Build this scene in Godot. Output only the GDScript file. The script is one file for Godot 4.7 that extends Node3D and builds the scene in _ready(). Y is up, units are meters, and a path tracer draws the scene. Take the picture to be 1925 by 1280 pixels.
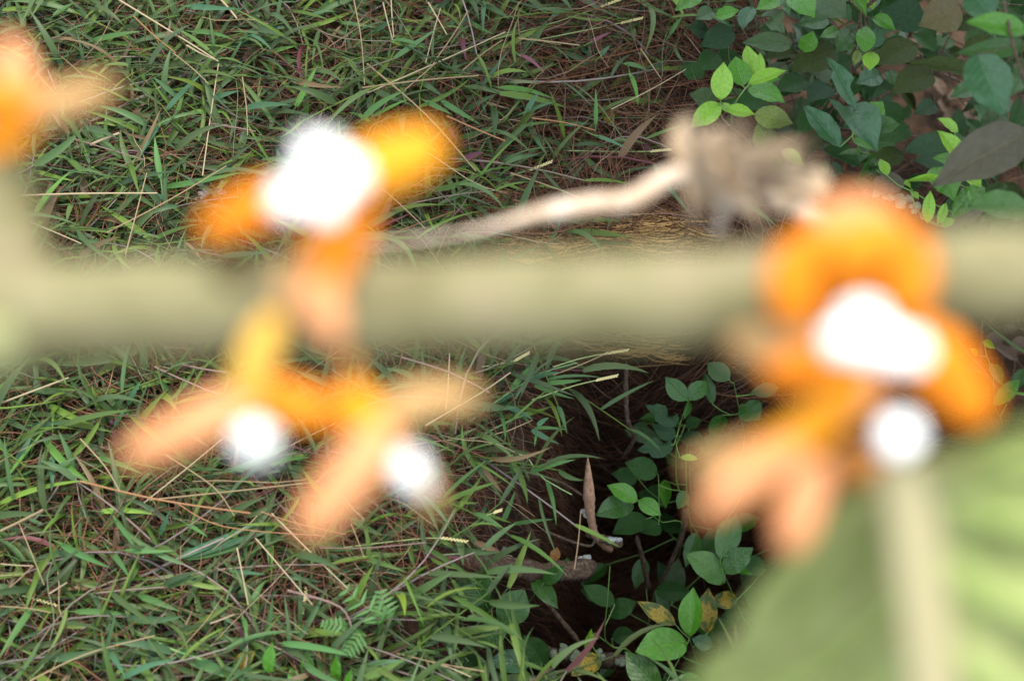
extends Node3D
# A grassy bank photographed from above through a flowering branch that hangs close to the lens.

const PW := 1925.0
const PH := 1280.0
const PITCH := 62.0
const HALF_V := 13.0
const FOCUS := 1.8

var rng := RandomNumberGenerator.new()
var cam_pos: Vector3
var fwd: Vector3
var upv: Vector3
var hh: float
var hw: float
var M := {}
var counts := {}
var hollow: PackedVector2Array
var noise := FastNoiseLite.new()

# ---------------------------------------------------------------- pixels to rays
func ray(px: float, py: float) -> Vector3:
	return fwd + Vector3.RIGHT * ((px / PW - 0.5) * 2.0 * hw) + upv * ((0.5 - py / PH) * 2.0 * hh)

func at_depth(px: float, py: float, d: float) -> Vector3:
	return cam_pos + ray(px, py) * d

func at_height(px: float, py: float, h: float) -> Vector3:
	var r := ray(px, py)
	return cam_pos + r * ((h - cam_pos.y) / r.y)

func size_at(p: Vector3) -> float:   # metres per photo pixel at a point
	return (p - cam_pos).dot(fwd) * 2.0 * hw / PW

func pixel_of(p: Vector3) -> Vector2:
	var q := p - cam_pos
	var d := q.dot(fwd)
	return Vector2((q.x / d / (2.0 * hw) + 0.5) * PW, (0.5 - q.dot(upv) / d / (2.0 * hh)) * PH)

# ---------------------------------------------------------------- terrain
func hollow_distance(x: float, z: float) -> float:
	var p := Vector2(x, z)
	if not Geometry2D.is_point_in_polygon(p, hollow):
		return 0.0
	var best := 9.0
	for i in hollow.size():
		var q := Geometry2D.get_closest_point_to_segment(p, hollow[i], hollow[(i + 1) % hollow.size()])
		best = minf(best, p.distance_to(q))
	return best

func ground(x: float, z: float) -> float:
	var y := 0.018 * noise.get_noise_2d(x * 4.0, z * 4.0) + 0.008 * noise.get_noise_2d(x * 17.0 + 9.0, z * 17.0)
	y -= 0.80 * smoothstep(0.0, 0.15, hollow_distance(x, z))
	y -= 0.48 * smoothstep(0.30, 0.46, x) * smoothstep(-0.72, -0.95, z)
	return y

# ---------------------------------------------------------------- mesh collecting
class Shape:
	var v := PackedVector3Array()
	var n := PackedVector3Array()
	var uv := PackedVector2Array()
	var c := PackedColorArray()
	var idx := PackedInt32Array()
	func tri(a: int, b: int, d: int) -> void:
		var face := (v[b] - v[a]).cross(v[d] - v[a])
		if face.dot(n[a] + n[b] + n[d]) > 0.0:
			idx.append_array(PackedInt32Array([a, d, b]))
		else:
			idx.append_array(PackedInt32Array([a, b, d]))
	func grid(points: Array, uvs: Array, col: Color, closed := false) -> void:
		# points[i][j]; smooth normals from neighbours
		var rows := points.size()
		var cols: int = points[0].size()
		var first := v.size()
		for i in rows:
			for j in cols:
				var i0 := maxi(i - 1, 0)
				var i1 := mini(i + 1, rows - 1)
				var j0: int = (j - 1 + cols) % cols if closed else maxi(j - 1, 0)
				var j1: int = (j + 1) % cols if closed else mini(j + 1, cols - 1)
				var a: Vector3 = points[i1][j] - points[i0][j]
				var b: Vector3 = points[i][j1] - points[i][j0]
				if b.length() < 1e-9:
					var k := 1 if i == 0 else rows - 2
					b = points[k][j1] - points[k][j0]
				var nn := b.cross(a)
				v.append(points[i][j])
				n.append(nn.normalized() if nn.length() > 1e-16 else Vector3.UP)
				uv.append(uvs[i][j] if uvs.size() else Vector2(float(i) / maxf(rows - 1, 1), float(j) / maxf(cols, 1)))
				c.append(col)
		for i in rows - 1:
			for j in (cols if closed else cols - 1):
				var j1 := (j + 1) % cols
				var a := first + i * cols + j
				var b := first + i * cols + j1
				var d := first + (i + 1) * cols + j
				var e := first + (i + 1) * cols + j1
				tri(a, b, e)
				tri(a, e, d)
	func mesh() -> ArrayMesh:
		var arrays := []
		arrays.resize(Mesh.ARRAY_MAX)
		arrays[Mesh.ARRAY_VERTEX] = v
		arrays[Mesh.ARRAY_NORMAL] = n
		arrays[Mesh.ARRAY_TEX_UV] = uv
		arrays[Mesh.ARRAY_COLOR] = c
		arrays[Mesh.ARRAY_INDEX] = idx
		var m := ArrayMesh.new()
		m.add_surface_from_arrays(Mesh.PRIMITIVE_TRIANGLES, arrays)
		return m

func spline(pts: Array, steps: int) -> Array:
	var out := []
	var n := pts.size()
	for s in steps + 1:
		var f := float(s) / steps * (n - 1)
		var i := mini(int(f), n - 2)
		var t := f - i
		var p0 = pts[maxi(i - 1, 0)]
		var p1 = pts[i]
		var p2 = pts[i + 1]
		var p3 = pts[mini(i + 2, n - 1)]
		out.append(0.5 * (2.0 * p1 + (p2 - p0) * t + (2.0 * p0 - 5.0 * p1 + 4.0 * p2 - p3) * t * t + (3.0 * p1 - p0 - 3.0 * p2 + p3) * t * t * t))
	return out

# a swept round body: radii per point, flat squeezes it along the direction "side"
func tube(sh: Shape, pts: Array, radii: Array, sides := 6, col := Color.WHITE, flat := 1.0, side := Vector3.ZERO, rough := 0.0) -> void:
	var rings := []
	var n := pts.size()
	var ref := Vector3.UP
	for i in n:
		var t: Vector3 = (pts[mini(i + 1, n - 1)] - pts[maxi(i - 1, 0)]).normalized()
		if i == 0:
			ref = Vector3.UP if absf(t.y) < 0.9 else Vector3.RIGHT
			if side != Vector3.ZERO:
				ref = side
		var b := t.cross(ref).normalized()
		if b.length() < 0.5:
			b = t.cross(Vector3.RIGHT).normalized()
		var a := b.cross(t).normalized()
		ref = a
		var ring := []
		for k in sides:
			var w := TAU * k / sides
			var r: float = radii[i]
			if rough > 0.0:
				var q: Vector3 = pts[i] * 140.0
				r *= 1.0 + rough * noise.get_noise_3d(q.x * 3.0 + cos(w) * 60.0, q.y * 3.0 + sin(w) * 60.0, q.z * 3.0)
			ring.append(pts[i] + (b * cos(w) + a * sin(w) * flat) * r)
		rings.append(ring)
	sh.grid(rings, [], col, true)

func lump(sh: Shape, p: Vector3, r: Vector3, rough := 0.2, col := Color.WHITE, rows := 9, cols := 14) -> void:
	var rings := []
	for i in rows:
		var th := PI * (0.002 + 0.996 * i / (rows - 1.0))
		var ring := []
		for k in cols:
			var w := TAU * k / cols
			var d := Vector3(sin(th) * cos(w), cos(th), sin(th) * sin(w))
			var q := d * 60.0 + p * 900.0
			ring.append(p + d * r * (1.0 + rough * noise.get_noise_3dv(q)))
		rings.append(ring)
	sh.grid(rings, [], col, true)

# ---------------------------------------------------------------- nodes
func numbered(called: String) -> String:
	var k: int = counts.get(called, 0)
	counts[called] = k + 1
	return called if k == 0 else "%s_%03d" % [called, k]

func thing(called: String, where: Vector3, label: String, category: String, group := "") -> Node3D:
	var o := Node3D.new()
	o.name = numbered(called)
	add_child(o)
	o.position = where
	o.set_meta("label", label)
	o.set_meta("category", category)
	if group:
		o.set_meta("group", group)
	return o

func part(called: String, mesh: Mesh, mat: Material, parent: Node3D, place := Transform3D()) -> MeshInstance3D:
	var o := MeshInstance3D.new()
	o.name = called
	o.mesh = mesh
	o.material_override = mat
	parent.add_child(o, true)
	o.transform = place
	return o

# a mesh whose vertices are in world coordinates, put under a node that stands at its own place
func part_world(called: String, sh: Shape, mat: Material, parent: Node3D) -> MeshInstance3D:
	var off := Vector3.ZERO
	var p: Node = parent
	while p != self:
		off += p.position
		p = p.get_parent()
	return part(called, sh.mesh(), mat, parent, Transform3D(Basis(), -off))

func lone(called: String, sh: Shape, mat: Material, where: Vector3, label: String, category: String, group := "") -> MeshInstance3D:
	for i in sh.v.size():
		sh.v[i] -= where
	var o := MeshInstance3D.new()
	o.name = numbered(called)
	o.mesh = sh.mesh()
	o.material_override = mat
	add_child(o)
	o.position = where
	o.set_meta("label", label)
	o.set_meta("category", category)
	if group:
		o.set_meta("group", group)
	return o

# ---------------------------------------------------------------- materials
func lin(r: float, g: float, b: float) -> Color:
	return Color(r, g, b).linear_to_srgb()

func plain(r: float, g: float, b: float, rough := 0.7, spec := 0.5) -> StandardMaterial3D:
	var m := StandardMaterial3D.new()
	m.albedo_color = lin(r, g, b)
	m.roughness = rough
	m.metallic_specular = spec
	return m

func noise_texture(freq: float, stops: Array, seed_: int, size := 256) -> NoiseTexture2D:
	var t := NoiseTexture2D.new()
	t.width = size
	t.height = size
	t.seamless = true
	var f := FastNoiseLite.new()
	f.seed = seed_
	f.frequency = freq
	f.fractal_octaves = 4
	t.noise = f
	if stops.size():
		var g := Gradient.new()
		var offs := PackedFloat32Array()
		var cols := PackedColorArray()
		for s in stops:
			offs.append(s[0])
			cols.append(s[1])
		g.offsets = offs
		g.colors = cols
		t.color_ramp = g
	return t

func mottled(freq: float, scale: float, stops: Array, seed_: int, rough := 0.8, relief := 0.0) -> StandardMaterial3D:
	var m := StandardMaterial3D.new()
	m.albedo_texture = noise_texture(freq, stops, seed_)
	m.uv1_triplanar = true
	m.uv1_world_triplanar = true
	m.uv1_scale = Vector3.ONE * scale
	m.roughness = rough
	m.metallic_specular = 0.25
	if relief > 0.0:
		m.heightmap_enabled = true
		m.heightmap_texture = noise_texture(freq * 1.7, [], seed_ + 7)
		m.heightmap_scale = relief
	return m

var vein_tex: ImageTexture
var vein_height: ImageTexture
var blotch_tex: ImageTexture
var eaten_tex: ImageTexture

func make_leaf_textures() -> void:
	var w := 192
	var h := 128
	var a := Image.create(w, h, false, Image.FORMAT_RGB8)
	var b := Image.create(w, h, false, Image.FORMAT_RGB8)
	var e := Image.create(w, h, false, Image.FORMAT_RGB8)
	var g := Image.create(w, h, false, Image.FORMAT_RGB8)
	for x in w:
		for y in h:
			var t := float(x) / w
			var s := absf(float(y) / h - 0.5) * 2.0
			var ph := (t * 1.05 - 0.30 * s * (0.7 + 0.3 * s)) * 8.0
			var d := absf(ph - roundf(ph))
			var vein := smoothstep(0.11, 0.02, d) * smoothstep(0.0, 0.1, t) * (1.0 - 0.55 * s)
			var mid := smoothstep(0.055, 0.015, s)
			var q := 0.5 + 0.5 * noise.get_noise_2d(x * 2.4, y * 2.4 + 300.0)
			var q2 := 0.5 + 0.5 * noise.get_noise_2d(x * 9.0 + 50.0, y * 9.0)
			var base := 0.70 + 0.20 * q + 0.08 * q2
			var col := Color(base * 0.96, base, base * 0.92).lerp(Color(1.0, 1.0, 0.85), clampf(0.32 * vein + 0.75 * mid, 0.0, 1.0))
			a.set_pixel(x, y, col)
			var patch := smoothstep(0.36, 0.62, 0.5 + 0.6 * noise.get_noise_2d(x * 0.55 + 700.0, y * 0.55) + 0.22 * (s - 0.45))
			var speck := smoothstep(0.60, 0.72, 0.5 + 0.5 * noise.get_noise_2d(x * 5.0, y * 5.0 + 900.0))
			var green := Color(0.46, 0.60, 0.16) * base
			var yel := Color(0.88, 0.76, 0.20)
			var cb := green.lerp(yel, patch).lerp(Color(0.42, 0.28, 0.10), speck * 0.7)
			b.set_pixel(x, y, cb.lerp(Color(0.8, 0.8, 0.4), 0.5 * mid))
			var ge := Color(base, base, base * 0.95).lerp(Color(1.0, 0.95, 0.42), smoothstep(0.63, 0.75, 0.5 + 0.5 * noise.get_noise_2d(x * 4.0 + 77.0, y * 4.0)) * 0.7)
			e.set_pixel(x, y, ge.lerp(Color(1, 1, 0.85), 0.6 * mid))
			var hgt := 0.62 - 0.35 * vein - 0.5 * mid + 0.25 * q2 * 0.4 + 0.2 * q
			g.set_pixel(x, y, Color(hgt, hgt, hgt))
	vein_tex = ImageTexture.create_from_image(a)
	blotch_tex = ImageTexture.create_from_image(b)
	eaten_tex = ImageTexture.create_from_image(e)
	vein_height = ImageTexture.create_from_image(g)

func leaf_mat(r: float, g: float, b: float, rough: float, tex: Texture2D, back := 0.5) -> StandardMaterial3D:
	var m := plain(r, g, b, rough, 0.24 if g < 0.07 else 0.42)
	m.albedo_texture = tex
	m.heightmap_enabled = true
	m.heightmap_texture = vein_height
	m.heightmap_scale = 0.10
	if back > 0.0:
		m.backlight_enabled = true
		m.backlight = Color(back, back, back * 0.6)
	return m

func make_materials() -> void:
	make_leaf_textures()
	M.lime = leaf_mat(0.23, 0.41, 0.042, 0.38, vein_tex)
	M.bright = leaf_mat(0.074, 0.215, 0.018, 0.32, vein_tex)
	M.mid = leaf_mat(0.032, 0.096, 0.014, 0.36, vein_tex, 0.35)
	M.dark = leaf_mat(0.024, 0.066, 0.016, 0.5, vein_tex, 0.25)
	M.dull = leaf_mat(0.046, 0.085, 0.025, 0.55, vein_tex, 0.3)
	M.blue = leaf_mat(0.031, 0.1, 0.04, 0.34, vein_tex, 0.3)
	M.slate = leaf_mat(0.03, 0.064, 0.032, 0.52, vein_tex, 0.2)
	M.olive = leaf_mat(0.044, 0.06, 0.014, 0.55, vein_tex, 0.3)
	M.yellow = leaf_mat(0.27, 0.27, 0.27, 0.55, blotch_tex, 0.4)
	M.spotted = leaf_mat(0.0462, 0.1254, 0.0198, 0.40, eaten_tex, 0.3)
	M.rust = leaf_mat(0.085, 0.07, 0.045, 0.60, vein_tex, 0.2)
	M.dead = leaf_mat(0.12, 0.07, 0.05, 0.75, vein_tex, 0.2)
	M.bronze = leaf_mat(0.09, 0.075, 0.02, 0.55, eaten_tex, 0.3)
	M.sallow = leaf_mat(0.15, 0.21, 0.04, 0.5, eaten_tex, 0.4)
	M.gold_leaf = leaf_mat(0.4, 0.264, 0.016, 0.60, vein_tex, 0.4)
	M.amber = leaf_mat(0.294, 0.112, 0.021, 0.60, vein_tex, 0.4)
	M.wine = leaf_mat(0.154, 0.0315, 0.035, 0.5, vein_tex, 0.3)
	M.dry = mottled(0.03, 9.0, [[0.2, lin(0.29, 0.21, 0.135)], [0.8, lin(0.41, 0.31, 0.205)]], 31, 0.85)
	M.dry_pale = mottled(0.03, 9.0, [[0.2, lin(0.38, 0.31, 0.24)], [0.8, lin(0.48, 0.41, 0.34)]], 32, 0.85)
	M.tan_bark = mottled(0.03, 8.0, [[0.2, lin(0.21, 0.17, 0.09)], [0.8, lin(0.29, 0.24, 0.14)]], 33, 0.85)
	M.green_stem = plain(0.10, 0.20, 0.04, 0.5)
	M.brown_stem = mottled(0.05, 14.0, [[0.2, lin(0.04, 0.026, 0.018)], [0.6, lin(0.09, 0.06, 0.04)], [0.85, lin(0.15, 0.12, 0.095)]], 3, 0.85, 0.08)
	M.wood = mottled(0.05, 10.0, [[0.2, lin(0.17, 0.095, 0.055)], [0.7, lin(0.32, 0.20, 0.13)]], 5, 0.8, 0.06)
	M.lichen = mottled(0.06, 30.0, [[0.2, lin(0.20, 0.22, 0.20)], [0.7, lin(0.42, 0.44, 0.42)]], 6, 0.95, 0.1)
	M.pale_lichen = mottled(0.06, 30.0, [[0.2, lin(0.10, 0.13, 0.085)], [0.7, lin(0.24, 0.28, 0.20)]], 16, 0.95, 0.1)
	M.soil = mottled(0.03, 2.2, [[0.15, lin(0.018, 0.012, 0.008)], [0.5, lin(0.040, 0.025, 0.016)], [0.8, lin(0.065, 0.040, 0.026)]], 8, 1.0, 0.4)
	M.bark = mottled(0.03, 5.5, [[0.15, lin(0.105, 0.09, 0.04)], [0.42, lin(0.165, 0.148, 0.070)], [0.58, lin(0.19, 0.170, 0.086)], [0.85, lin(0.225, 0.18, 0.108)]], 9, 0.75, 0.1)
	var petal_orange := [[0.2, lin(0.54, 0.135, 0.004)], [0.55, lin(0.62, 0.175, 0.005)], [0.85, lin(0.66, 0.24, 0.012)]]
	M.orange = mottled(0.03, 9.0, petal_orange, 21, 0.45)
	M.yellow_orange = mottled(0.03, 9.0, [[0.2, lin(0.58, 0.18, 0.005)], [0.8, lin(0.68, 0.28, 0.010)]], 22, 0.45)
	M.peach = mottled(0.03, 9.0, [[0.2, lin(0.58, 0.225, 0.085)], [0.8, lin(0.66, 0.30, 0.135)]], 23, 0.6)
	M.tan_petal = mottled(0.03, 9.0, [[0.2, lin(0.38, 0.21, 0.08)], [0.8, lin(0.44, 0.27, 0.11)]], 24, 0.6)
	M.brown_petal = mottled(0.03, 9.0, [[0.2, lin(0.30, 0.11, 0.02)], [0.8, lin(0.36, 0.15, 0.04)]], 25, 0.6)
	M.dry_bark = mottled(0.03, 9.0, [[0.2, lin(0.34, 0.23, 0.14)], [0.55, lin(0.52, 0.40, 0.29)], [0.85, lin(0.62, 0.52, 0.43)]], 27, 0.8, 0.1)
	M.pale_bud = mottled(0.03, 9.0, [[0.2, lin(0.20, 0.20, 0.085)], [0.8, lin(0.25, 0.25, 0.12)]], 28, 0.7)
	M.pale_petal = mottled(0.03, 9.0, [[0.2, lin(0.52, 0.26, 0.03)], [0.8, lin(0.60, 0.36, 0.07)]], 42, 0.5)
	M.scar = mottled(0.04, 14.0, [[0.2, lin(0.07, 0.05, 0.02)], [0.8, lin(0.13, 0.10, 0.045)]], 41, 0.9)
	M.white = plain(0.86, 0.85, 0.82, 0.5)
	M.big_leaf = mottled(0.025, 7.0, [[0.2, lin(0.16, 0.205, 0.058)], [0.5, lin(0.225, 0.275, 0.085)], [0.8, lin(0.295, 0.325, 0.13)]], 26, 0.5)
	M.big_leaf.backlight_enabled = true
	M.big_leaf.backlight = Color(0.5, 0.5, 0.3)
	M.big_rib = plain(0.25, 0.215, 0.105, 0.6)
	var gm := StandardMaterial3D.new()
	gm.vertex_color_use_as_albedo = true
	gm.roughness = 0.5
	gm.metallic_specular = 0.34
	gm.backlight_enabled = true
	gm.backlight = Color(0.4, 0.4, 0.25)
	M.grass = gm
	var nm := StandardMaterial3D.new()
	nm.vertex_color_use_as_albedo = true
	nm.roughness = 0.75
	nm.metallic_specular = 0.2
	M.litter = nm

# ---------------------------------------------------------------- leaves
# unit leaf: base at the origin, tip at x = 1, half width 0.5 along z, upper face +y
func unit_leaf(kind: String, seed_: int, rows := 12, cols := 7) -> ArrayMesh:
	var r := RandomNumberGenerator.new()
	r.seed = seed_
	var fold := r.randf_range(0.06, 0.16)
	var arch := r.randf_range(0.03, 0.12)
	var droop := r.randf_range(0.02, 0.12)
	var twist := r.randf_range(-0.25, 0.25)
	var bend := r.randf_range(-0.06, 0.06)
	var wave := r.randf_range(0.006, 0.018)
	if kind == "folded":
		fold = 0.34
		arch = 0.10
	if kind == "curled":
		fold = 0.42
		arch = 0.25
		twist = 0.8
		wave = 0.05
	var bite := r.randf_range(0.25, 0.6)
	var pts := []
	var uvs := []
	for i in rows:
		var t := float(i) / (rows - 1)
		var w := pow(sin(PI * pow(t, 0.86)), 0.80)
		if kind == "round":
			w = pow(sin(PI * pow(t, 0.95)), 0.62)
		if kind == "narrow":
			w = pow(sin(PI * pow(t, 0.70)), 1.0)
		w *= 1.0 - 0.4 * smoothstep(0.72, 1.0, t)
		if i == 0:
			w = 0.03
		if i == rows - 1:
			w = 0.012
		var prow := []
		var urow := []
		for j in cols:
			var s := (float(j) / (cols - 1) - 0.5) * 2.0
			var lim := 1.0
			if kind == "eaten":
				if s > 0.0:
					lim = 1.0 - 0.75 * smoothstep(0.17, 0.05, absf(t - bite)) - 0.25 * (0.5 + 0.5 * sin(t * 40.0)) * smoothstep(0.1, 0.5, t)
				else:
					lim = 1.0 - 0.5 * smoothstep(0.10, 0.03, absf(t - 0.75))
			var z := s * 0.5 * w * lim
			var y := fold * absf(s) * w * 0.5 + arch * 4.0 * t * (1.0 - t) * 0.5 - droop * t * t
			y += wave * sin(t * 21.0 + s * 2.0) * absf(s) + 0.010 * sin((t * 1.05 - 0.3 * absf(s)) * 8.0 * TAU) * absf(s) * w
			y += twist * (t - 0.4) * z
			prow.append(Vector3(t, y, z + bend * sin(PI * t)))
			urow.append(Vector2(t, 0.5 + s * 0.5 * lim))
		pts.append(prow)
		uvs.append(urow)
	var sh := Shape.new()
	sh.grid(pts, uvs, Color.WHITE)
	# normals must point to the upper face
	return sh.mesh()

var leaf_kinds := {}

func leaf_mesh(kind: String) -> Mesh:
	if not leaf_kinds.has(kind):
		leaf_kinds[kind] = [unit_leaf(kind, hash(kind) % 1000), unit_leaf(kind, hash(kind) % 1000 + 11), unit_leaf(kind, hash(kind) % 1000 + 23)]
	return leaf_kinds[kind][rng.randi() % 3]

func leaf_frame(a: Vector3, b: Vector3, width: float, tilt := 0.25) -> Transform3D:
	var x := b - a
	var to_cam := (cam_pos - a).normalized()
	var nrm := (Vector3.UP * 0.5 + to_cam * 0.5 + Vector3(rng.randf_range(-tilt, tilt), 0.0, rng.randf_range(-tilt, tilt))).normalized()
	nrm = (nrm - x.normalized() * nrm.dot(x.normalized())).normalized()
	var z := x.cross(nrm).normalized()
	return Transform3D(Basis(x, nrm * x.length(), z * width), a)

# leaves: [base x, base y, tip x, tip y, width] in pixels, material, height above the ground of the tip's plane, kind
func plant(called: String, label: String, category: String, group: String, stems: Array, stem_mat: Material, leaves: Array, stem_px := 4.0, part_name := "leaf") -> Node3D:
	var path := []
	for s in stems:
		var one := []
		for q in s:
			one.append(at_height(q[0], q[1], q[2]))
		var g := ground(one[0].x, one[0].z)
		if path.is_empty() and one[0].y > g + 0.01 and not called.begins_with("leaning"):
			one.insert(0, Vector3(one[0].x, g - 0.01, one[0].z))
		path.append(one)
	var root := thing(called, path[0][0], label, category, group)
	var sh := Shape.new()
	var knots := []
	for one in path:
		var sm := spline(one, maxi(4, one.size() * 4))
		var rr := []
		for i in sm.size():
			rr.append(stem_px * 0.5 * size_at(sm[i]) * lerpf(1.0, 0.5, float(i) / (sm.size() - 1)))
		tube(sh, sm, rr, 6)
		knots.append_array(sm)
	for l in leaves:
		var h: float = l[6]
		var a := at_height(l[0], l[1], h - 0.01)
		var b := at_height(l[2], l[3], h + rng.randf_range(-0.012, 0.02))
		var best: Vector3 = knots[0]
		for k in knots:
			if k.distance_to(a) < best.distance_to(a):
				best = k
		if best.distance_to(a) > 0.002:
			var mid := (best + a) * 0.5 + Vector3.DOWN * best.distance_to(a) * 0.12
			var r := 1.0 * size_at(a)
			tube(sh, [best, mid, a, a.lerp(b, 0.08)], [r * 1.2, r, r, r * 0.6], 5)
			knots.append(mid)
	part_world("stem", sh, stem_mat, root)
	for l in leaves:
		var h: float = l[6]
		var a := at_height(l[0], l[1], h - 0.01)
		var b := at_height(l[2], l[3], h + rng.randf_range(-0.012, 0.02))
		var f := leaf_frame(a, b, l[4] * size_at(a))
		f.origin -= root.position
		part(part_name, leaf_mesh(l[7] if l.size() > 7 else "plain"), M[l[5]], root, f)
	return root

# ---------------------------------------------------------------- grass
var GREENS := [Color(0.084, 0.155, 0.028), Color(0.106, 0.19, 0.028), Color(0.070, 0.122, 0.038), Color(0.072, 0.142, 0.048), Color(0.135, 0.215, 0.033), Color(0.094, 0.155, 0.046), Color(0.060, 0.105, 0.028)]

func blade_points(a: Vector3, b: Vector3, width: float, nrm: Vector3, arch: float, rows := 8, bend := 0.0) -> Array:
	var x := b - a
	var ln := x.length()
	nrm = (nrm - x.normalized() * nrm.dot(x.normalized())).normalized()
	var z := x.normalized().cross(nrm)
	var pts := []
	for i in rows:
		var t := float(i) / (rows - 1)
		var w := pow(t + 0.03, 0.36) * pow(1.0 - t, 0.95) * 1.86
		if i == rows - 1:
			w = 0.01
		var c := a + x * t + nrm * (arch * ln * 4.0 * t * (1.0 - t)) + z * (bend * ln * t * (1.0 - t))
		pts.append([c - z * w * width * 0.5 + nrm * w * width * 0.13, c - nrm * w * width * 0.06, c + z * w * width * 0.5 + nrm * w * width * 0.13])
	return pts

func blade(sh: Shape, a: Vector3, b: Vector3, width: float, nrm: Vector3, arch: float, col: Color, rows := 8, bend := 0.0) -> void:
	sh.grid(blade_points(a, b, width, nrm, arch, rows, bend), [], col)

func grass_color(r: RandomNumberGenerator) -> Color:
	var c: Color = GREENS[r.randi() % GREENS.size()]
	var k := r.randf_range(0.75, 1.25)
	if r.randf() < 0.03:
		c = Color(0.17, 0.055, 0.065)
	elif r.randf() < 0.035:
		c = Color(0.20, 0.135, 0.07)
	k *= 0.47
	return Color(c.r * k, c.g * k, c.b * k)

func shoot_mesh(seed_: int) -> ArrayMesh:
	var r := RandomNumberGenerator.new()
	r.seed = seed_
	var sh := Shape.new()
	var ln := r.randf_range(0.10, 0.24)
	var pts := []
	var rise := r.randf_range(0.008, 0.03)
	var sway := r.randf_range(-0.04, 0.04)
	for i in 7:
		var t := i / 6.0
		pts.append(Vector3(ln * t, rise * sin(t * 2.2) + 0.003, sway * sin(t * 3.0)))
	var cc := grass_color(r)
	if r.randf() < 0.35:
		cc = Color(0.15, 0.12, 0.10)
	var rr := []
	for i in 7:
		rr.append(lerpf(0.0016, 0.0008, i / 6.0))
	tube(sh, pts, rr, 4, cc)
	var n := r.randi_range(3, 6)
	for k in n:
		var t := lerpf(0.12, 1.0, float(k) / (n - 1))
		var f := t * 6.0
		var i := mini(int(f), 5)
		var p: Vector3 = pts[i].lerp(pts[i + 1], f - i)
		var d: Vector3 = (pts[i + 1] - pts[i]).normalized()
		var yaw := (1.0 if k % 2 == 0 else -1.0) * r.randf_range(0.25, 1.1)
		if k == n - 1:
			yaw *= 0.25
		var pitch := r.randf_range(-0.2, 0.32)
		d = d.rotated(Vector3.UP, yaw)
		d = (d * cos(pitch) + Vector3.UP * sin(pitch)).normalized()
		var bl := r.randf_range(0.028, 0.090)
		var nrm := (Vector3.UP + Vector3(r.randf_range(-0.5, 0.5), 0, r.randf_range(-0.5, 0.5))).normalized()
		blade(sh, p, p + d * bl, r.randf_range(0.0036, 0.0105), nrm, r.randf_range(0.02, 0.14), grass_color(r), 7, r.randf_range(-0.35, 0.35))
	return sh.mesh()

func needle_mesh(seed_: int, bend := 1.0) -> ArrayMesh:
	var r := RandomNumberGenerator.new()
	r.seed = seed_
	var sh := Shape.new()
	var b1 := r.randf_range(-0.12, 0.12) * bend
	var b2 := r.randf_range(-0.06, 0.06) * bend
	var up := r.randf_range(0.0, 0.10) * bend
	var pts := []
	for i in 6:
		var t := i / 5.0
		pts.append(Vector3(t - 0.5, up * sin(t * PI), b1 * sin(t * PI) + b2 * sin(t * TAU)))
	tube(sh, pts, [0.0032, 0.004, 0.004, 0.004, 0.0036, 0.002], 3)
	return sh.mesh()

# thousands of small pieces joined into one object: [mesh, places, colours] of each kind
func scatter(called: String, label: String, category: String, kinds: Array, mat: Material) -> void:
	var sh := Shape.new()
	for k in kinds:
		var arrays: Array = k[0].surface_get_arrays(0)
		var v0: PackedVector3Array = arrays[Mesh.ARRAY_VERTEX]
		var n0: PackedVector3Array = arrays[Mesh.ARRAY_NORMAL]
		var c0: PackedColorArray = arrays[Mesh.ARRAY_COLOR]
		var i0: PackedInt32Array = arrays[Mesh.ARRAY_INDEX]
		for m in k[1].size():
			var t: Transform3D = k[1][m]
			var tint: Color = k[2][m]
			var first := sh.v.size()
			var nb := t.basis.inverse().transposed()
			for q in v0.size():
				sh.v.append(t * v0[q])
				sh.n.append((nb * n0[q]).normalized())
				sh.c.append(Color(c0[q].r * tint.r, c0[q].g * tint.g, c0[q].b * tint.b))
			for q in i0:
				sh.idx.append(q + first)
	sh.uv.resize(sh.v.size())
	var o := MeshInstance3D.new()
	o.name = numbered(called)
	o.mesh = sh.mesh()
	o.material_override = mat
	add_child(o)
	o.set_meta("kind", "stuff")
	o.set_meta("label", label)
	o.set_meta("category", category)

# needle patches where few shoots take root: [x, z, reach in metres, share of shoots missing]
var BARE := []

func make_bare_patches() -> void:
	for q in [[1090, 170, 0.19, 0.9], [1130, 330, 0.17, 0.92], [1240, 290, 0.13, 0.9], [540, 1090, 0.075, 0.6], [760, 1010, 0.075, 0.5], [980, 430, 0.075, 0.9], [1090, 440, 0.09, 1.0], [1200, 440, 0.09, 1.0], [1300, 440, 0.09, 1.0]]:
		var p := at_height(q[0], q[1], 0.0)
		BARE.append([p.x, p.z, q[2], q[3]])

func takes_root(x: float, z: float) -> bool:
	for b in BARE:
		if Vector2(x, z).distance_to(Vector2(b[0], b[1])) < b[2] * rng.randf_range(0.4, 1.0) and rng.randf() < b[3]:
			return false
	return z > -0.75 or x < rng.randf_range(0.20, 0.29)   # the shrub's roots keep the grass out

func basis_along(dir: Vector3, up: Vector3) -> Basis:
	var x := dir.normalized()
	var z := x.cross(up).normalized()
	return Basis(x, z.cross(x), z)

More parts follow.
